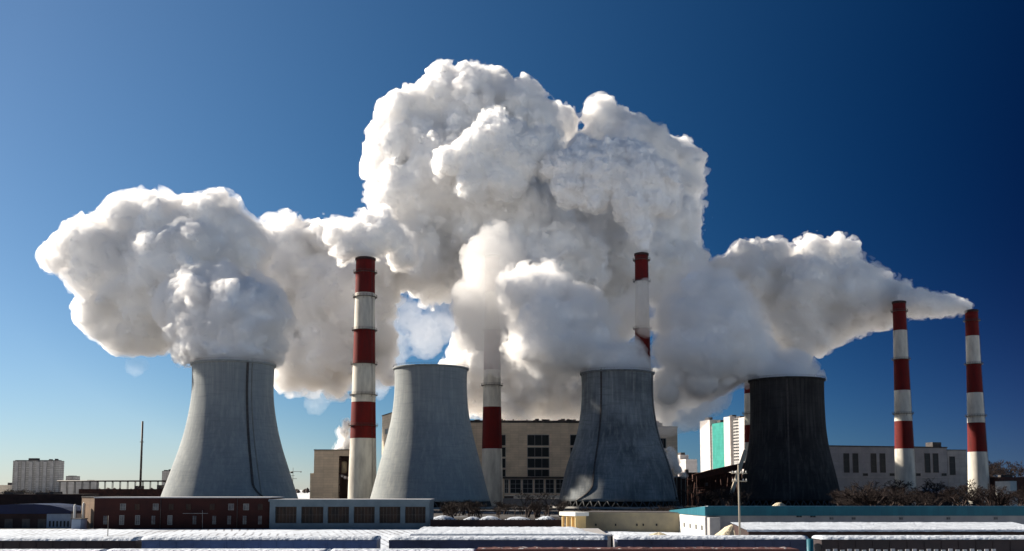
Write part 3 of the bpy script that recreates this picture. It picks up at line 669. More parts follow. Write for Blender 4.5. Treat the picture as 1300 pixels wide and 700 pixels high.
for px in (1010, 1027.5): f.window(B, f.u(px), f.u(px + 7), WZ(657, 215), WZ(653.8, 215) - .15, M['glass'], M['dull_wall'], 2, 1, .08, .08)
for px in (1052, 1080, 1140, 1200, 1260): f.window(B, f.u(px), f.u(px + 5), WZ(660, 215), WZ(656.8, 215), M['glass_pale'], M['dull_wall'], 2, 1, .06, .06)

# low snow-roofed shed in front of it
def snow_shed(xa, xb, yb_, yf, yw, D, depth, label, wall='rust_dark', end=0.0):
    """back eave at pixel row yb_ (distance D+depth), front eave at yf (distance D), wall foot at yw"""
    f = Fac(xa, D, xb, D); t = thing('snow_roofed_shed', f.a, label, 'shed')
    zf = f.z(yf, xa); zb = WZ(yb_, D + depth)
    w_ = MB(); w_.hexa([f.p(0, 0, 0), f.p(f.L, 0, 0), f.p(f.L, -depth, 0), f.p(0, -depth, 0), f.p(0, 0, zf - .12), f.p(f.L, 0, zf - .12), f.p(f.L, -depth, zb - .12), f.p(0, -depth, zb - .12)])
    w_.build('wall', M[wall], t)
    n = 90; rg = random.Random(int(xa)); r_ = MB(); top = []; 
    rows = 5
    vs = []
    for j in range(rows + 1):
        for i in range(n + 1):
            u = -.3 + (f.L + .6) * i / n; k = j / rows; jit = 0 if j in (0,) else rg.uniform(-.04, .05)
            drop = end * max(0, (i / n - .84) / .16) ** 1.2
            vs.append(f.p(u, .35 - (depth + .5) * k, zf + (zb - zf) * k + .12 + jit - drop * k))
    fs = [(j * (n + 1) + i, j * (n + 1) + i + 1, (j + 1) * (n + 1) + i + 1, (j + 1) * (n + 1) + i) for j in range(rows) for i in range(n)]
    r_.add(vs, fs, 0, True)
    low = [f.p(-.3 + (f.L + .6) * i / n, .33, zf - .02 - rg.uniform(0, .1)) for i in range(n + 1)]
    r_.add(vs[:n + 1] + low, [(i, n + 1 + i, n + 2 + i, i + 1) for i in range(n)], 0, True)
    r_.build('roof_snow', M['snow'], t)
    return t, f, zf
t, f, zf = snow_shed(949, 1330, 664, 674.5, 682, 186, 14, 'long low shed with a thick white snow roof in front of the teal-roofed building')
for px in (1000, 1040, 1085, 1150, 1240): f.window(t, f.u(px), f.u(px + 14), .4, zf - .6, M['glass'], M['dark_metal'], 3, 1, .08, .08)
t, f, zf = snow_shed(524, 775, 670, 680, 690, 150, 22, 'low flat shed under deep snow between the railway and tan building', 'dull_wall', end=1.2)
t, f, zf = snow_shed(786, 822, 677, 684, 690, 140, 14, 'short snow-covered shed roof behind the gap between two wagons', 'dull_wall', end=.8)

# heap of sand and snow by the utility pole
def heap(xc, D, wpx, ytop, label, mat='pile', nm='sand_heap', seed=1, squash=1.0):
    rg = random.Random(seed); b_ = W(xc, 622, D); b_.z = 0; rx = wpx / 2 * D / FPX; h = WZ(ytop, D); mb = MB(); n = 28; m_ = 10; vs = []
    off = [rg.uniform(.8, 1.15) for _ in range(n)]
    for j in range(m_ + 1):
        for i in range(n):
            k = j / m_; a = 2 * math.pi * i / n; r = rx * k * off[i]
            vs.append((b_.x + r * math.cos(a), b_.y + r * math.sin(a) * squash, b_.z + h * (.5 + .5 * math.cos(math.pi * k)) ** .85 * (1 + .14 * k * math.sin(a * 3 + seed)) + (rg.uniform(-.06, .06) if j else 0) - .03))
    for j in range(m_): mb.add([vs[j * n + i] for i in range(n)] + [vs[(j + 1) * n + i] for i in range(n)], [(i, (i + 1) % n, n + (i + 1) % n, n + i) for i in range(n)], 0, True)
    return tag(mb.build(nm, M[mat], loc=b_), label, 'heap')
heap(931, 200, 74, 666, 'yellowish heap of sand and snow beside the utility pole')
heap(835, 225, 34, 676, 'low yellowish heap at the left foot of the white building end', seed=4)
heap(989, 330, 56, 638, 'pale snowy heap showing above the teal roof below the black tower', 'pile', 'snow_heap', 6, .5)
heap(905, 182, 60, 680, 'low snow bank at the foot of the white building end', 'snow', 'snow_bank', 8)

# ---------------------------------------------------------------- poles
b_ = W(938, 622, 178)
up = stick('utility_pole', 938, 178, 590, .19, .13, 'pale wooden utility pole with two crossarms in front of the teal-roofed building', 'utility pole', ((928.5, 947.5, 601, .09), (929, 948, 611, .09)), 'timber')
for i, (x, y) in enumerate(((929.5, 601), (934, 601), (942, 601), (946.5, 601), (930, 611), (934, 611), (943, 611), (947, 611))):
    c = W(x, y, 178) + Vector((0, -.25, .09)); MB().lathe(c, [(0, 0), (.09, 0), (.05, .1), (.1, .2), (.04, .32), (0, .34)], 10).build('insulator', M['white_wall'], up)
c0 = W(938, 611, 178)
stick('lamp_post', 139, 190, 655, .08, .06, 'short thin post with a crossbar standing in the snow before the brick building', 'post', ((133, 145, 681, .07),))

# long low dark fence and snow bank between office and tan building
f = Fac(547, 262, 714, 262)
F_ = thing('board_fence', f.a, 'long black board fence between the blue-grey offices and tan building', 'fence')
w_ = MB(); f.box(w_, 0, f.L, -.08, 0, .1, f.z(660, 600))
for i in range(34): u = f.L * i / 33; f.box(w_, u - .08, u + .08, .003, .12, 0, f.z(659.3, 600))
w_.build('panel', M['rust_dark'], F_)
r_ = MB(); f.box(r_, -.05, f.L + .05, -.15, .2, f.z(659.3, 600), f.z(658.8, 600)); r_.build('capping', M['dark_metal'], F_)
for i, (x, wd, y, D) in enumerate(((562, 60, 654.5, 300), (600, 46, 656, 310), (622, 52, 655, 298), (658, 66, 656, 305), (694, 50, 655.5, 300))):
    heap(x, D, wd, y, ('snow bank nearest the offices behind the black board fence', 'low snow bank below the second cooling tower behind the black fence', 'bluish snow bank left of the bare bushes', 'wide snow bank under the bare bushes before the beige hall', 'snow bank behind the fence closest to the ochre porch')[i], 'snow', 'snow_bank', 20 + i, .8)

# ---------------------------------------------------------------- railway wagons in the foreground
def wagon(xa, xb, D, ytop, mat, label, roof=True, ribs=0, style='box'):
    """xa..xb pixel ends at distance D; side top edge on pixel row ytop"""
    f = Fac(xa, D, xb, D); t = thing('railway_wagon', f.p(0, -1.5, 0), label, 'wagon', 'railway wagons standing on the near tracks')
    zt = f.z(ytop, xa + 10); wd = 3.0
    w_ = MB(); f.box(w_, 0, f.L, -wd, 0, 1.15, zt)
    n = max(4, int(f.L / 1.6))
    for i in range(n + 1): u = min(max(f.L * i / n, .06), f.L - .06); f.box(w_, u - .05, u + .05, .002, .07, 1.2, zt - .1)
    f.box(w_, -.02, f.L + .02, .002, .1, zt - .13, zt - .03)
    w_.build('body', M[mat], t)
    if roof:
        r_ = MB(); k = 7; vs = []; rg = random.Random(int(xa) + 5); m_ = 40
        for j in range(k + 1):
            for i in range(m_ + 1):
                a = math.pi * j / k; vs.append(f.p(-.05 + (f.L + .1) * i / m_, .12 - (wd + .24) * (1 - math.cos(a)) / 2, zt + .02 + .34 * math.sin(a) + rg.uniform(0, .015)))
        fs = [(j * (m_ + 1) + i, j * (m_ + 1) + i + 1, (j + 1) * (m_ + 1) + i + 1, (j + 1) * (m_ + 1) + i) for j in range(k) for i in range(m_)]
        r_.add(vs, fs, 0, True)
        for e_ in (0, m_): r_.add([vs[j * (m_ + 1) + e_] for j in range(k + 1)], [tuple(range(k + 1))])
        r_.build('roof', M['snow'], t)
    else:
        r_ = MB(); rg = random.Random(int(xa)); m_ = 60; k = 5; vs = []
        for j in range(k + 1):
            for i in range(m_ + 1): vs.append(f.p(.1 + (f.L - .2) * i / m_, -.1 - (wd - .2) * j / k, zt + .02 + (rg.uniform(-.1, .08) if 0 < j < k and 0 < i < m_ else -.1)))
        fs = [(j * (m_ + 1) + i, j * (m_ + 1) + i + 1, (j + 1) * (m_ + 1) + i + 1, (j + 1) * (m_ + 1) + i) for j in range(k) for i in range(m_)]
        r_.add(vs, fs, 0, False); r_.build('load', [surf('scrap_load', (.10, .04, .035), (.45, .42, .42), 1.4, lo=.55, hi=.62)], t)
    u_ = MB(); f.box(u_, .3, f.L - .3, -wd + .4, -.4, .85, 1.148); u_.build('underframe', M['dark_metal'], t)
    for u in (2.4, f.L - 2.4):
        b_ = MB()
        f.box(b_, u - 1.6, u + 1.6, -2.5, -.5, .5, .84); b_.build('bogie', M['dark_metal'], t)
        for du in (-.95, .95):
            wv_ = MB(); wv_.tube(f.p(u + du, -.72, .45), f.p(u + du, -.58, .45), .45, n=18); wv_.tube(f.p(u + du, -2.42, .45), f.p(u + du, -2.28, .45), .45, n=18); wv_.tube(f.p(u + du, -2.42, .45), f.p(u + du, -.58, .45), .08, n=8)
            wv_.build('wheelset', M['dark_metal'], t)
    for u, s in ((-.35, -1), (f.L + .35, 1)):
        c_ = MB(); f.box(c_, min(u, u - s * .36), max(u, u - s * .36), -1.7, -1.3, .85, 1.1); c_.build('coupler', M['dark_metal'], t)
    return t
wagon(-120, 174.5, 100, 687, 'wagon_black', 'black snow-roofed wagon at the left edge of the picture')
wagon(182.5, 479, 100, 686, 'wagon_blue', 'blue snow-roofed wagon in front of the dark red brick building')
wagon(494.5, 770.5, 100, 686, 'wagon_navy', 'dull blue snow-roofed wagon in the middle, before the low snow-covered shed')
wagon(783, 1024.5, 100, 685.5, 'wagon_navy', 'dark blue wagon below the utility pole and white building end')
wagon(1041, 1345, 100, 685.5, 'wagon_black', 'dark wagon at the right edge with thin snow along its roof')
wagon(-80, 128, 84, 704.5, 'wagon_black', 'nearest wagon at the bottom left corner, almost out of the picture')
wagon(137, 414, 84, 704, 'wagon_blue', 'nearest snow-topped wagon below the blue one at the bottom left')
wagon(421, 603, 84, 704, 'wagon_blue', 'nearest snow-topped wagon in the bottom middle')
wagon(606, 1012, 84, 697.5, 'wagon_brown', 'rust-brown open wagon heaped with snowy scrap at the bottom right of the middle', roof=False)
# ribbed fence at the bottom right
f = Fac(1044, 88, 1262, 88)
F_ = thing('picket_fence', f.a, 'ribbed metal fence along the bottom right edge', 'fence')
zt_ = f.z(697.5, 1100)
for i in range(24):
    u = f.L * (i + .5) / 24; s_ = MB(); f.box(s_, u - .17, u + .17, .08, .14, 0, zt_ + .05 * math.sin(i * 2.3)); s_.build('picket', M['trim_pale'], F_)
s_ = MB(); f.box(s_, 0, f.L, 0, .078, zt_ - .9, zt_ - .75); f.box(s_, 0, f.L, 0, .078, 1, 1.15); s_.build('rail', M['dark_metal'], F_)
st_ = stick('signal_box', 1026.5, 92, 684.5, .32, .30, 'thin green lineside post in the gap between the two right-hand wagons', 'post', m='teal')
# rails and sleepers (mostly below the frame)
for D_ in (84, 100):
    yy = D_ + 1.5
    tb = MB()
    for s in (-.76, .76): tb.box(-80, 80, yy + s - .04, yy + s + .04, .16, .32)
    for i in range(228): x = -79.8 + i * .7; tb.box(x - .12, x + .12, yy - 1.3, yy + 1.3, .03, .158)
    tag(tb.build('railway_track', M['dark_metal'], loc=(0, yy, 0)), kind='structure')

# ---------------------------------------------------------------- bare trees and shrubs
def bare_tree_meshes(seed, h=1.0, spread=.9, trunk=.35, levels=5, stems=1):
    rg = random.Random(seed); T = MB(); Cn = MB()
    def grow(p, d, L, r, lv):
        q = p + d * L; (T if lv < 2 else Cn).tube(p, q, r, r * .65, n=5 if lv < 2 else 3, cap=False)
        if lv >= levels: return
        for k in range(rg.choice((2, 3, 3)) if lv < levels - 1 else 4):
            nd = (d + Vector((rg.uniform(-1, 1), rg.uniform(-1, 1), rg.uniform(-.35, .6))) * spread).normalized()
            grow(q if k else p.lerp(q, .8), nd, L * rg.uniform(.6, .85), max(r * .6, .0028), lv + 1)
    for s in range(stems):
        d = Vector((rg.uniform(-.3, .3), rg.uniform(-.3, .3), 1)) if stems > 1 else Vector((rg.uniform(-.05, .05), rg.uniform(-.05, .05), 1))
        grow(Vector((rg.uniform(-.1, .1) * (stems > 1), 0, 0)), d.normalized(), h * trunk * rg.uniform(.8, 1.1), .022, 0)
    return T, Cn
protos = []
for s_, (spread, trunk, lv, stems) in enumerate(((.75, .26, 6, 1), (.85, .24, 6, 1), (.6, .28, 6, 1), (.8, .26, 4, 6), (.9, .24, 4, 7))):
    T, Cn = bare_tree_meshes(s_ + 40, 1.0, spread, trunk, lv, stems)
    to = T.build('trunk', M['bark']); co = Cn.build('crown', M['twigs'])
    hmax = max(v[2] for v in Cn.v); protos.append((to.data, co.data, hmax, stems > 1))
    bpy.data.objects.remove(to); bpy.data.objects.remove(co)
def tree(x, D, ytop, kind, label, group, wide=1.0):
    td, cd, hm, bush = protos[kind]; b_ = W(x, 622, D); b_.z = 0; h = WZ(ytop, D); k = h / hm
    t = thing('bare_bush' if bush else 'bare_tree', b_, label, 'bush' if bush else 'tree', group)
    for nm, dta in (('trunk' if not bush else 'stems', td), ('crown', cd)):
        o = bpy.data.objects.new(nm, dta); COL.objects.link(o); o.parent = t
    t.scale = (k * wide, k * wide, k); t.rotation_euler = (0, 0, rnd.uniform(0, 6.28)); return t
rg = random.Random(11)
for i in range(26): tree(rg.uniform(562, 716), rg.uniform(330, 470), rg.uniform(633, 643), rg.choice((3, 4, 3, 4, 0)), 'bare brown bush among those between the second tower and the tan building', 'bare bushes before the beige hall', 1.3)
tree(668, 360, 622, 0, 'tallest bare tree of the scrub in front of the beige hall', None, 1.1)
tree(697, 380, 624, 1, 'bare tree just left of the mottled tower foot', None, 1.1)
for i in range(34): tree(1068 + i * 7 + rg.uniform(-4, 4), rg.uniform(330, 560), rg.uniform(606, 632), rg.choice((0, 1, 2, 3, 4)), 'bare reddish tree in the dark thicket above the teal roof', 'dark thicket in front of the pale hall', 1.5)
for i in range(12): tree(1072 + i * 9 + rg.uniform(-4, 4), rg.uniform(330, 420), rg.uniform(616, 630), rg.choice((3, 4)), 'low bare bush in the dark thicket above the teal roof', 'low bushes in front of the pale hall', 1.6)
for i in range(9): tree(1232 + i * 8 + rg.uniform(-3, 3), rg.uniform(800, 900), rg.uniform(582, 592), rg.choice((0, 1, 2)), 'tall pale bare tree beyond the rightmost chimney', 'tall bare trees at the right edge', 1.1)
for i in range(10): tree(868 + i * 8, rg.uniform(430, 520), rg.uniform(612, 628), rg.choice((0, 2, 3)), 'bare tree before the brown coal plant', 'bare trees before the coal plant', 1.2)
for i in range(14): tree(rg.uniform(0, 120), rg.uniform(500, 560), rg.uniform(620, 627), rg.choice((3, 4, 1)), 'bare bush above the sheds at the left edge', 'bare bushes behind the depot', 1.5)
for i in range(10): tree(rg.uniform(722, 868), rg.uniform(330, 420), rg.uniform(640, 646), rg.choice((3, 4)), 'low bare bush at the foot of the mottled tower', 'low bushes by the mottled tower', 1.6)
# far wood on the horizon
mb = MB(); rg = random.Random(2)
for i in range(420):
    x = -1900 + i * 9.2 + rg.uniform(-4, 4); y = 3000 + rg.uniform(0, 200); h = rg.uniform(9, 17)
    mb.lathe((x, y, 0), [(0, 0), (rg.uniform(5, 9), h * .2), (rg.uniform(5, 9), h * .7), (0, h)], 7, sm=False)
tag(mb.build('far_wood', M['bark']), 'dark line of far woodland on the horizon', kind='stuff')
# ---------------------------------------------------------------- steam
import openvdb
def hash3(i, j, k, s):
    n = (i * 73856093) ^ (j * 19349663) ^ (k * 83492791) ^ (s * 2654435761 & 0x7fffffff)
    n = (n ^ (n >> 13)) * 1274126177 & 0x7fffffff
    n = (n ^ (n >> 15)) * 668265263 & 0x7fffffff
    return n ^ (n >> 11)
def worley(P, cell, seed):
    """distance to the nearest of one random point per cell, in cells"""
    q = P / cell; b = np.floor(q).astype(np.int64); f = (q - b).astype(np.float32)
    best = np.full(len(P), 9.0, np.float32)
    b = b.astype(np.int32); sg = np.where(f > 0.5, 1, -1).astype(np.int32)      # the eight nearest cells
    b = b.astype(np.int64)
    for dx in (0, 1):
        for dy in (0, 1):
            for dz in (0, 1):
                ox, oy, oz = sg[:, 0] * dx, sg[:, 1] * dy, sg[:, 2] * dz
                h = hash3(b[:, 0] + ox, b[:, 1] + oy, b[:, 2] + oz, seed)
                px = ox + 0.14 + 0.72 * ((h & 1023) / 1023.0).astype(np.float32) - f[:, 0]
                py = oy + 0.14 + 0.72 * (((h >> 10) & 1023) / 1023.0).astype(np.float32) - f[:, 1]
                pz = oz + 0.14 + 0.72 * (((h >> 20) & 1023) / 1023.0).astype(np.float32) - f[:, 2]
                np.minimum(best, (px * px + py * py + pz * pz).astype(np.float32), out=best)
    return np.sqrt(best)
def billow(P, cell, seed, D0, amp_exp=1.0):
    w1 = worley(P, cell, seed)
    return np.clip(1.0 - w1 * 1.25, -0.3, 1)          # round bumps with creases between them
def value_noise(P, cell, seed):
    q = P / cell; b = np.floor(q).astype(np.int64); f = q - b; f = f * f * (3 - 2 * f)
    r = 0
    for dx in (0, 1):
        for dy in (0, 1):
            for dz in (0, 1):
                h = (hash3(b[:, 0] + dx, b[:, 1] + dy, b[:, 2] + dz, seed) & 1023) / 1023.0
                r = r + h * (f[:, 0] if dx else 1 - f[:, 0]) * (f[:, 1] if dy else 1 - f[:, 1]) * (f[:, 2] if dz else 1 - f[:, 2])
    return r * 2 - 1
def steam_mesh(name, puffs, D, vox, cells=(26, 12, 5.5, 2.6), amps=(.30, .17, .085, .04), k=0.16, seed=1, zmin=None, flat=0.75, spread=0.6, soft=0.0, neck=None, erode=2.5, shrink=.91):
    """puffs: (px x, px y, px radius[, metres deeper]); returns mesh data in world coordinates"""
    rg = random.Random(seed)
    C = []
    for p in puffs:
        dd = p[3] if len(p) > 3 else 0.0
        r = p[2] * shrink * (D + dd) / FPX
        c = W(p[0], p[1], D + dd + rg.uniform(-1, 1) * spread * r)
        C.append((c.x, c.y, c.z, r * c.y / (D + dd)))
    C = np.array(C)
    pad = C[:, 3].max() * 0.45 + 3 * vox
    lo = (C[:, :3] - C[:, 3:4]).min(0) - pad; hi = (C[:, :3] + C[:, 3:4]).max(0) + pad
    n = np.ceil((hi - lo) / vox).astype(int) + 1
    ax = [lo[i] + np.arange(n[i]) * vox for i in range(3)]
    F = np.full(n, 50.0, np.float32); RW = np.zeros(n, np.float32); WW = np.full(n, 1e-6, np.float32)
    for cx, cy_, cz, r in C:
        m = r * 1.9 + 4 * vox
        s = [slice(max(0, int((c - m - lo[i]) / vox)), int((c + m - lo[i]) / vox) + 2) for i, c in enumerate((cx, cy_, cz))]
        X, Y, Z = np.meshgrid(ax[0][s[0]], ax[1][s[1]], ax[2][s[2]], indexing='ij', sparse=True)
        d = (np.sqrt((X - cx) ** 2 + ((Y - cy_)) ** 2 + (Z - cz) ** 2) - r).astype(np.float32)
        a = F[s[0], s[1], s[2]]; kk = k * r
        h = np.clip(0.5 + 0.5 * (a - d) / kk, 0, 1)
        F[s[0], s[1], s[2]] = a * (1 - h) + d * h - kk * h * (1 - h)
        wgt = np.exp(-np.clip(d / r + 0.2, -1, 2) * 4.0)
        RW[s[0], s[1], s[2]] += wgt * r; WW[s[0], s[1], s[2]] += wgt
    RL = RW / WW
    band = (F > -0.1 * RL - 2 * vox) & (F < 0.55 * RL + 2 * vox) & (WW > 1e-4)
    idx = np.nonzero(band)
    P = np.stack([ax[i][idx[i]] for i in range(3)], 1)
    rl = np.clip(RL[idx], 1.0, 30.0)
    disp = np.zeros(len(P), np.float32)
    ref = rl
    wv = np.stack([value_noise(P, cells[0] * .8, seed + 50 + i) for i in range(3)], 1)
    Pw = P + wv * cells[0] * 0.18
    for ci, (cell, amp) in enumerate(zip(cells, amps)):
        # bumps never bigger than the puff they sit on
        a = np.minimum(amp * cells[0], ref * amp * 1.3)
        disp += a * billow(Pw if ci else P, cell, seed * 17 + ci, None)
    big = value_noise(P, cells[0] * 1.6, seed + 91) * np.minimum(0.12 * cells[0], ref * 0.15)
    F[idx] = F[idx] - disp - big + np.minimum(cells[0], ref) * 0.06
    if zmin is not None:
        Z = ax[2][None, None, :]
        F = np.maximum(F, (zmin - Z).astype(np.float32))
    def necked(G):                       # inside the mouth of its tower or chimney, then free to spread
        if not neck: return G
        nb, nr, ntop = neck
        X, Y, Z = np.meshgrid(ax[0], ax[1], ax[2], indexing='ij', sparse=True)
        rho = np.sqrt((X - nb.x) ** 2 + (Y - nb.y) ** 2)
        return np.maximum(G, np.minimum(ntop + 0.4 - 0.6 * np.maximum(rho - nr - 2.5, 0) - Z, rho - nr).astype(np.float32))
    F = necked(F); CL = 3 * vox
    def grid(G):
        g = openvdb.FloatGrid(CL); g.copyFromArray(np.clip(G, -CL, CL).astype(np.float32))
        g.transform = openvdb.createLinearTransform(voxelSize=vox); g.gridClass = openvdb.GridClass.LEVEL_SET
        return g
    if soft:
        # the misty skin: ragged at several scales, now thick, now torn away to nothing
        rag = np.zeros(len(P), np.float32)
        for c_, a_ in ((cells[0] * .7, .5), (cells[1] * .8, .75), (cells[min(2, len(cells) - 1)] * .9, .6), (max(cells[-1], vox * 2.2), .35)):
            rag += a_ * value_noise(P, c_, seed + int(c_ * 7))
        F2 = F.copy(); F2[idx] -= (np.minimum(soft, ref * .3) * (.55 + 1.9 * rag)).astype(np.float32); F2 = necked(F2)
        rag2 = .7 * value_noise(P, cells[0] * .5, seed + 61) + .8 * value_noise(P, cells[1] * .5, seed + 62) + .7 * value_noise(P, max(cells[-1] * 1.1, vox * 2), seed + 63)
        F3 = F.copy(); F3[idx] -= (np.minimum(soft * 1.5, ref * .4) * (.55 + 2.2 * rag2)).astype(np.float32); F3 = necked(F3)
        Fc = F.copy(); Fc[idx] += np.minimum(erode, ref * .28).astype(np.float32); Fc = np.where(band | (F > 0), Fc, F)
        return to_mesh(name, grid(Fc), lo), to_mesh(name + '_soft', grid(F2), lo), to_mesh(name + '_outer', grid(F3), lo)
    return to_mesh(name, grid(F), lo), None, None
def to_mesh(name, g, lo):
    pts, tris, quads = g.convertToPolygons(isovalue=0.0, adaptivity=0.0)
    pts = pts + lo
    me = bpy.data.meshes.new(name)
    me.vertices.add(len(pts)); me.vertices.foreach_set('co', pts.astype(np.float32).ravel())
    quads = quads[:, ::-1]
    me.loops.add(len(quads) * 4); me.loops.foreach_set('vertex_index', quads.astype(np.int32).ravel())
    me.polygons.add(len(quads)); me.polygons.foreach_set('loop_start', np.arange(len(quads), dtype=np.int32) * 4)
    me.update(calc_edges=True); me.validate()
    me.polygons.foreach_set('use_smooth', np.ones(len(me.polygons), bool))
    return me
# ---------------------------------------------------------------- steam plumes: a dense white body (light scatters inside it) in a thin soft skin of mist
m, t, b = new_mat('dense_steam')
b.inputs['Base Color'].default_value = (.97, .965, .955, 1); b.inputs['Roughness'].default_value = 1; b.inputs['Specular IOR Level'].default_value = 0
b.inputs['Subsurface Weight'].default_value = 1; b.inputs['Subsurface Radius'].default_value = (1, 1, 1); b.inputs['Subsurface Scale'].default_value = 14.0
M['steam'] = m
m2 = m.copy(); m2.name = 'packed_steam'; M['packed'] = m2; b2 = m2.node_tree.nodes['Principled BSDF']      # denser steam, light hardly passes; base also greyed to paint in shade
b2.inputs['Subsurface Scale'].default_value = 3.0; b2.inputs['Base Color'].default_value = (.90, .90, .91, 1)
def mist(name, dens, g=0.2):
    m = bpy.data.materials.new(name); m.use_nodes = True; t = m.node_tree; t.nodes.remove(t.nodes['Principled BSDF'])
    v = t.nodes.new('ShaderNodeVolumePrincipled'); v.inputs['Density'].default_value = dens; v.inputs['Color'].default_value = (1, .99, .98, 1); v.inputs['Anisotropy'].default_value = g
    t.links.new(v.outputs[0], t.nodes['Material Output'].inputs['Volume']); m.cycles.homogeneous_volume = True
    return m
M['mist'] = mist('steam_mist', .28, .3); M['outer_mist'] = mist('outer_mist', .07, .3); M['veil'] = mist('veil_mist', .045, .3); M['faint'] = mist('faint_mist', .06, .3); M['trace'] = mist('trace_mist', .012); M['thick_mist'] = mist('thick_mist', .13, .3); M['thin'] = mist('thin_mist', .05); M['wisp'] = mist('wisp_mist', .018)
def plume(puffs, D, vox, seed, label, cells=(26, 12, 5.5, 2.6), amps=(.36, .27, .18, .09), k=.16, spread=.5, soft=2.0, nm='steam_plume', body='steam', cat='steam plume', neck=None, erode=2.2, skin='mist'):
    a, s, s3 = steam_mesh(nm, puffs, D, vox, cells, amps, k, seed, None, spread=spread, soft=soft, erode=erode, neck=neck and (neck[0], neck[1] - .9, neck[2]))
    base = W(puffs[0][0], puffs[0][1], D)
    for me in (a, s, s3):
        if me: me.transform(Matrix.Translation(-base))
    o = bpy.data.objects.new(nm, a); COL.objects.link(o); o.location = base; a.materials.append(M[body]); tag(o, label, cat)
    if s: c = bpy.data.objects.new('soft_fringe', s); COL.objects.link(c); c.parent = o; s.materials.append(M[skin])
    if s3: c = bpy.data.objects.new('outer_mist', s3); COL.objects.link(c); c.parent = o; s3.materials.append(M['outer_mist'])
    return o
# plume of the first tower
plume([(296, 470, 38, 0), (292, 448, 44, 0), (290, 425, 44, 0), (296, 402, 36, -2), (328, 405, 30, -2), (260, 400, 34, 2), (310, 435, 38, 0), (268, 432, 34), (335, 385, 15, 0),
       (250, 374, 26, 3), (282, 366, 22, 3), (226, 388, 22, 8), (240, 408, 20, -2), (344, 402, 14, 0), (265, 356, 13, 4), (312, 374, 15, 2)], 520, .85, 3,
      'dense plume with a grey lee side sitting right on the first cooling tower', (17, 8, 4, 2), (.34, .28, .2, .1), spread=.12, body='packed', neck=T1)
plume([(215, 345, 44, 0), (250, 330, 44), (195, 382, 34), (158, 372, 26), (118, 402, 14), (128, 412, 14), (160, 424, 20), (195, 428, 16), (215, 415, 20), (135, 420, 12), (150, 340, 38), (118, 322, 30), (88, 323, 17), (60, 328, 8), (116, 348, 22),
       (130, 297, 14), (165, 285, 28), (190, 275, 24), (205, 300, 40), (262, 282, 24), (278, 268, 14), (275, 300, 34), (235, 290, 26), (300, 320, 34), (146, 375, 22), (108, 300, 16)], 560, 1.0, 4,
      'broad white cloud drifting left from the first cooling tower', (20, 9, 4.2, 2.1), (.42, .34, .22, .11), spread=.55)
# steam drifting between first tower and near chimney
plume([(330, 330, 36), (370, 330, 36), (350, 370, 45), (395, 350, 45), (410, 400, 45), (375, 410, 40), (420, 440, 34), (395, 455, 28), (400, 478, 14), (365, 300, 14), (395, 303, 16), (425, 310, 22), (350, 305, 16), (440, 380, 44), (360, 440, 20),
       (475, 345, 36), (455, 400, 34), (445, 462, 16), (530, 325, 34), (480, 460, 14), (495, 478, 10), (430, 490, 12), (370, 480, 14), (480, 425, 16)], 680, 1.25, 5,
      'wide white cloud bank behind the nearest striped chimney', (24, 11, 5, 2.6), spread=.5)
# nearest chimney's own plume
plume([(464, 334, 10, 0), (461, 322, 15, 0), (445, 312, 16, 1), (432, 318, 10, 1), (470, 303, 19, 3), (452, 296, 13, 3), (488, 292, 16, 5), (478, 310, 15, 4), (500, 305, 17, 8), (436, 335, 6, 0), (433, 348, 3.5, 0), (425, 300, 12, 4), (510, 325, 16, 12), (470, 282, 9, 6), (462, 274, 5, 6), (487, 272, 8, 8)], 600, .7, 6,
      'small curling plume at the top of the nearest striped chimney', (8, 4, 2, 1.2), spread=.1, soft=.8, neck=C1)
# great central column
plume([(520, 150, 30), (503, 185, 28), (500, 215, 28), (512, 250, 36), (540, 180, 40), (570, 128, 30), (600, 125, 30), (625, 130, 28), (650, 135, 28), (668, 155, 30), (565, 105, 12), (545, 135, 20), (600, 165, 50), (640, 190, 46), (570, 220, 52), (620, 240, 50),
       (540, 290, 48), (600, 300, 60), (660, 290, 60), (680, 215, 26), (550, 335, 38), (500, 280, 22), (690, 178, 12), (640, 350, 55), (700, 340, 55), (630, 395, 36)], 690, 1.3, 7,
      'great central column of steam, tallest of all, above the beige hall', (24, 11, 5.4, 2.8), (.36, .30, .22, .11), spread=.5, soft=1.3, erode=1.6)
# right lobe of the central mass
plume([(765, 145, 17), (775, 170, 26), (800, 188, 30), (704, 158, 22), (745, 205, 24), (830, 200, 30), (858, 200, 18), (872, 208, 14), (850, 240, 32), (868, 270, 18), (860, 300, 26), (835, 285, 44), (780, 260, 50), (740, 260, 50), (800, 330, 50), (850, 350, 40), (870, 330, 18), (740, 330, 50), (770, 380, 40), (884, 372, 22), (870, 400, 30)], 730, 1.4, 8,
      'pale bluish lobe of steam behind the plume of the third chimney', (24, 11, 5.5, 2.8), spread=.4, soft=1.5, erode=1.8)
# third chimney's own plume
plume([(818, 326, 6.5, 0), (817, 314, 8, 0), (814, 300, 11, 0), (811, 285, 15, 0), (806, 268, 18, 1), (798, 250, 22, 2), (788, 232, 24, 3), (768, 222, 26, 5), (745, 215, 24, 7), (720, 215, 20, 9), (702, 212, 15, 12), (812, 228, 26, 4), (835, 235, 24, 6), (825, 255, 18, 3), (800, 205, 24, 8), (775, 200, 20, 8), (725, 238, 20, 8), (755, 245, 22, 5), (845, 262, 12, 6), (740, 195, 18, 12)], 625, .8, 9,
      'cauliflower plume widening upwards from the striped chimney behind the mottled tower', (12, 5.5, 2.8, 1.5), (.36, .30, .2, .1), spread=.15, soft=.7, erode=1.0, body='packed', neck=C3)
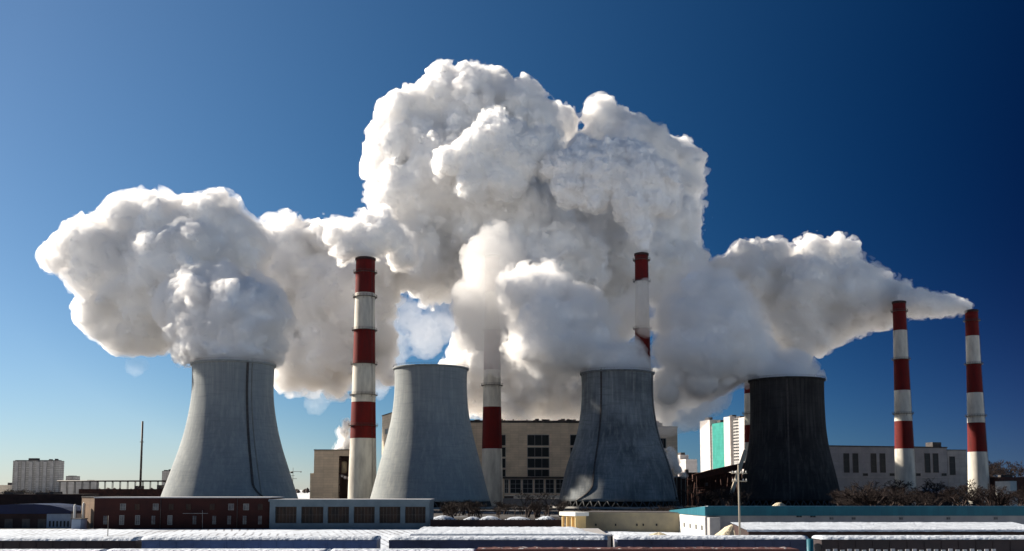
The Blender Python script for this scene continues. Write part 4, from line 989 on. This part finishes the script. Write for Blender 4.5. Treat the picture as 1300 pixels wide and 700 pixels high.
# bulge in front of the central column
plume([(610, 190, 24), (640, 180, 26), (625, 160, 16), (655, 205, 26), (610, 215, 22), (590, 200, 18), (675, 190, 20), (690, 175, 12), (640, 225, 26), (600, 235, 18), (570, 205, 16)], 640, .9, 10,
      'knobbly head of steam bulging from the front of the central column', (13, 6, 3, 1.6), (.36, .32, .22, .1), spread=.2, soft=.8, erode=1.0)
# bright lower cloud behind mottled tower and striped chimney
plume([(640, 500, 30), (665, 480, 40), (700, 495, 36), (735, 505, 26), (610, 470, 34), (600, 500, 18), (650, 520, 20), (720, 520, 14), (585, 480, 16), (690, 450, 40), (740, 470, 30), (610, 430, 22), (840, 500, 24), (870, 500, 16), (890, 485, 16), (845, 522, 8), (650, 430, 36)], 760, 1.3, 11,
      'bright low cloud behind the beige hall between the striped chimneys', (22, 10, 5, 2.6), spread=.4)
# grey lee-side steam flowing left from the mottled tower
plume([(786, 482, 34, 0), (776, 462, 32, 0), (748, 452, 28, 0), (722, 440, 34, 0), (696, 438, 34, 0), (674, 440, 25, 0), (700, 410, 36, 2), (735, 400, 28, 2), (760, 425, 22, 0), (678, 405, 28, 4), (668, 372, 28, 8), (690, 375, 32, 8), (792, 458, 8, 0)], 578, .95, 12,
      'blue-grey shaded steam streaming left from the mottled cooling tower', (20, 9, 4.5, 2.2), (.3, .16, .07, .03), spread=.15, soft=4.0, erode=2.6, skin='thick_mist', body='packed', neck=T3)
# steam of the black tower flowing left
plume([(998, 492, 34, 0), (985, 472, 22, 0), (958, 466, 28, 0), (930, 455, 34, 0), (900, 448, 38, 0), (874, 445, 32, 0), (866, 425, 18, 0), (925, 420, 34, 2), (895, 405, 34, 4), (940, 400, 20, 4), (872, 395, 24, 6), (915, 378, 26, 8), (950, 432, 22, 2), (885, 370, 26, 10), (858, 478, 16, 0), (890, 480, 24, 0), (850, 500, 14, 4), (925, 485, 14, 0), (1005, 476, 12, 0)], 596, .95, 13,
      'soft blue-grey steam pouring left off the rim of the black cooling tower', (20, 9, 4.5, 2.2), (.3, .16, .07, .03), spread=.15, soft=4.5, erode=2.6, skin='thick_mist', body='packed', neck=T4)
# smoke of the slim chimneys, drifting left
plume([(1228, 391, 4.5, 0), (1219, 390, 8, 0), (1207, 389, 10, 0), (1195, 387, 11, 0), (1180, 387, 13, 0), (1166, 384, 15, 0), (1152, 384, 16, 2), (1150, 368, 6, 2)], 712, .8, 14,
      'thin start of the smoke trail leaving the rightmost slim chimney', (9, 4.5, 2.4, 1.4), spread=.1, soft=1.0)
plume([(1134, 380, 16, 0), (1120, 378, 22), (1100, 380, 28), (1078, 372, 36), (1050, 362, 38), (1020, 368, 42), (1050, 400, 28), (1020, 405, 32), (1000, 385, 40), (985, 360, 34), (960, 358, 32), (935, 352, 22), (950, 330, 14), (985, 335, 18), (1030, 330, 18), (1065, 325, 12), (1000, 418, 26), (1030, 424, 18), (1010, 440, 14), (1008, 452, 7), (975, 395, 22), (915, 350, 14), (1085, 402, 14), (1120, 398, 8)], 735, 1.1, 15,
      'broad smoke trail stretching left from the slim chimneys, darker underneath', (20, 9, 4.5, 2.4), spread=.3)
# small leaks of steam
plume([(441, 592, 3, 0), (440, 580, 6), (438, 565, 8), (436, 550, 7), (440, 540, 6), (430, 570, 5)], 660, .6, 16, 'small puff rising behind the beige service block', (5, 2.5, 1.4), (.3, .2, .1), spread=.1, soft=.8)
plume([(868, 603, 3.5, 0), (861, 597, 5), (855, 588, 7), (852, 578, 6.5), (850, 571, 4)], 606, .5, 17, 'small puff of steam from the vent house beside the mottled tower', (5, 2.5, 1.4), (.3, .2, .1), spread=.1, soft=.6)
plume([(444, 607, 2.4, 0), (438, 606, 2.2), (434, 605, 1.6)], 632, .4, 18, 'tiny jet of steam at the foot of the nearest striped chimney', (2.5, 1.2), (.3, .2), spread=.1, soft=.3)
# see-through veils
def veil(puffs, D, vox, seed, label, mat='thin', cells=(14, 7, 3.5)):
    a, _, _ = steam_mesh('steam_veil', puffs, D, vox, cells, (.6, .6, .45), .25, seed, None, spread=.2)
    base = W(puffs[0][0], puffs[0][1], D); a.transform(Matrix.Translation(-base))
    o = bpy.data.objects.new('steam_veil', a); COL.objects.link(o); o.location = base; a.materials.append(M[mat]); tag(o, label, 'steam veil')
    return o
veil([(820, 393, 19), (818, 375, 14), (838, 402, 18), (848, 385, 18), (802, 392, 15), (825, 410, 10)], 604, 1.0, 21, 'thin veil of steam crossing the third chimney below its red top', 'veil')
veil([(540, 425, 20), (515, 400, 16), (570, 405, 18), (500, 440, 16), (495, 468, 14), (560, 380, 16), (590, 390, 18), (480, 492, 10)], 700, 1.2, 22, 'thin torn mist over the patch of blue sky above the second tower', 'wisp', (12, 6, 3))
veil([(622, 440, 18), (615, 415, 24), (632, 458, 14), (612, 462, 10), (635, 395, 26), (605, 385, 24), (640, 425, 16), (600, 430, 14), (625, 350, 26), (640, 325, 20), (612, 325, 18), (630, 305, 16)], 622, 1.0, 23, 'mist hiding the upper half of the striped chimney before the beige hall', 'faint')
veil([(173, 466, 8), (168, 460, 5), (180, 462, 5)], 560, .9, 24, 'stray wisp of vapour below the broad left cloud', 'trace', (6, 3, 1.5))
veil([(405, 500, 12), (412, 490, 10), (400, 515, 8)], 690, .9, 25, 'stray wisp of vapour hanging below the cloud bank', 'trace', (7, 3.5, 1.7))
veil([(900, 500, 18), (870, 515, 22), (845, 530, 16), (880, 490, 24)], 640, 1.2, 26, 'thin trailing mist right of the mottled tower rim', 'thin')
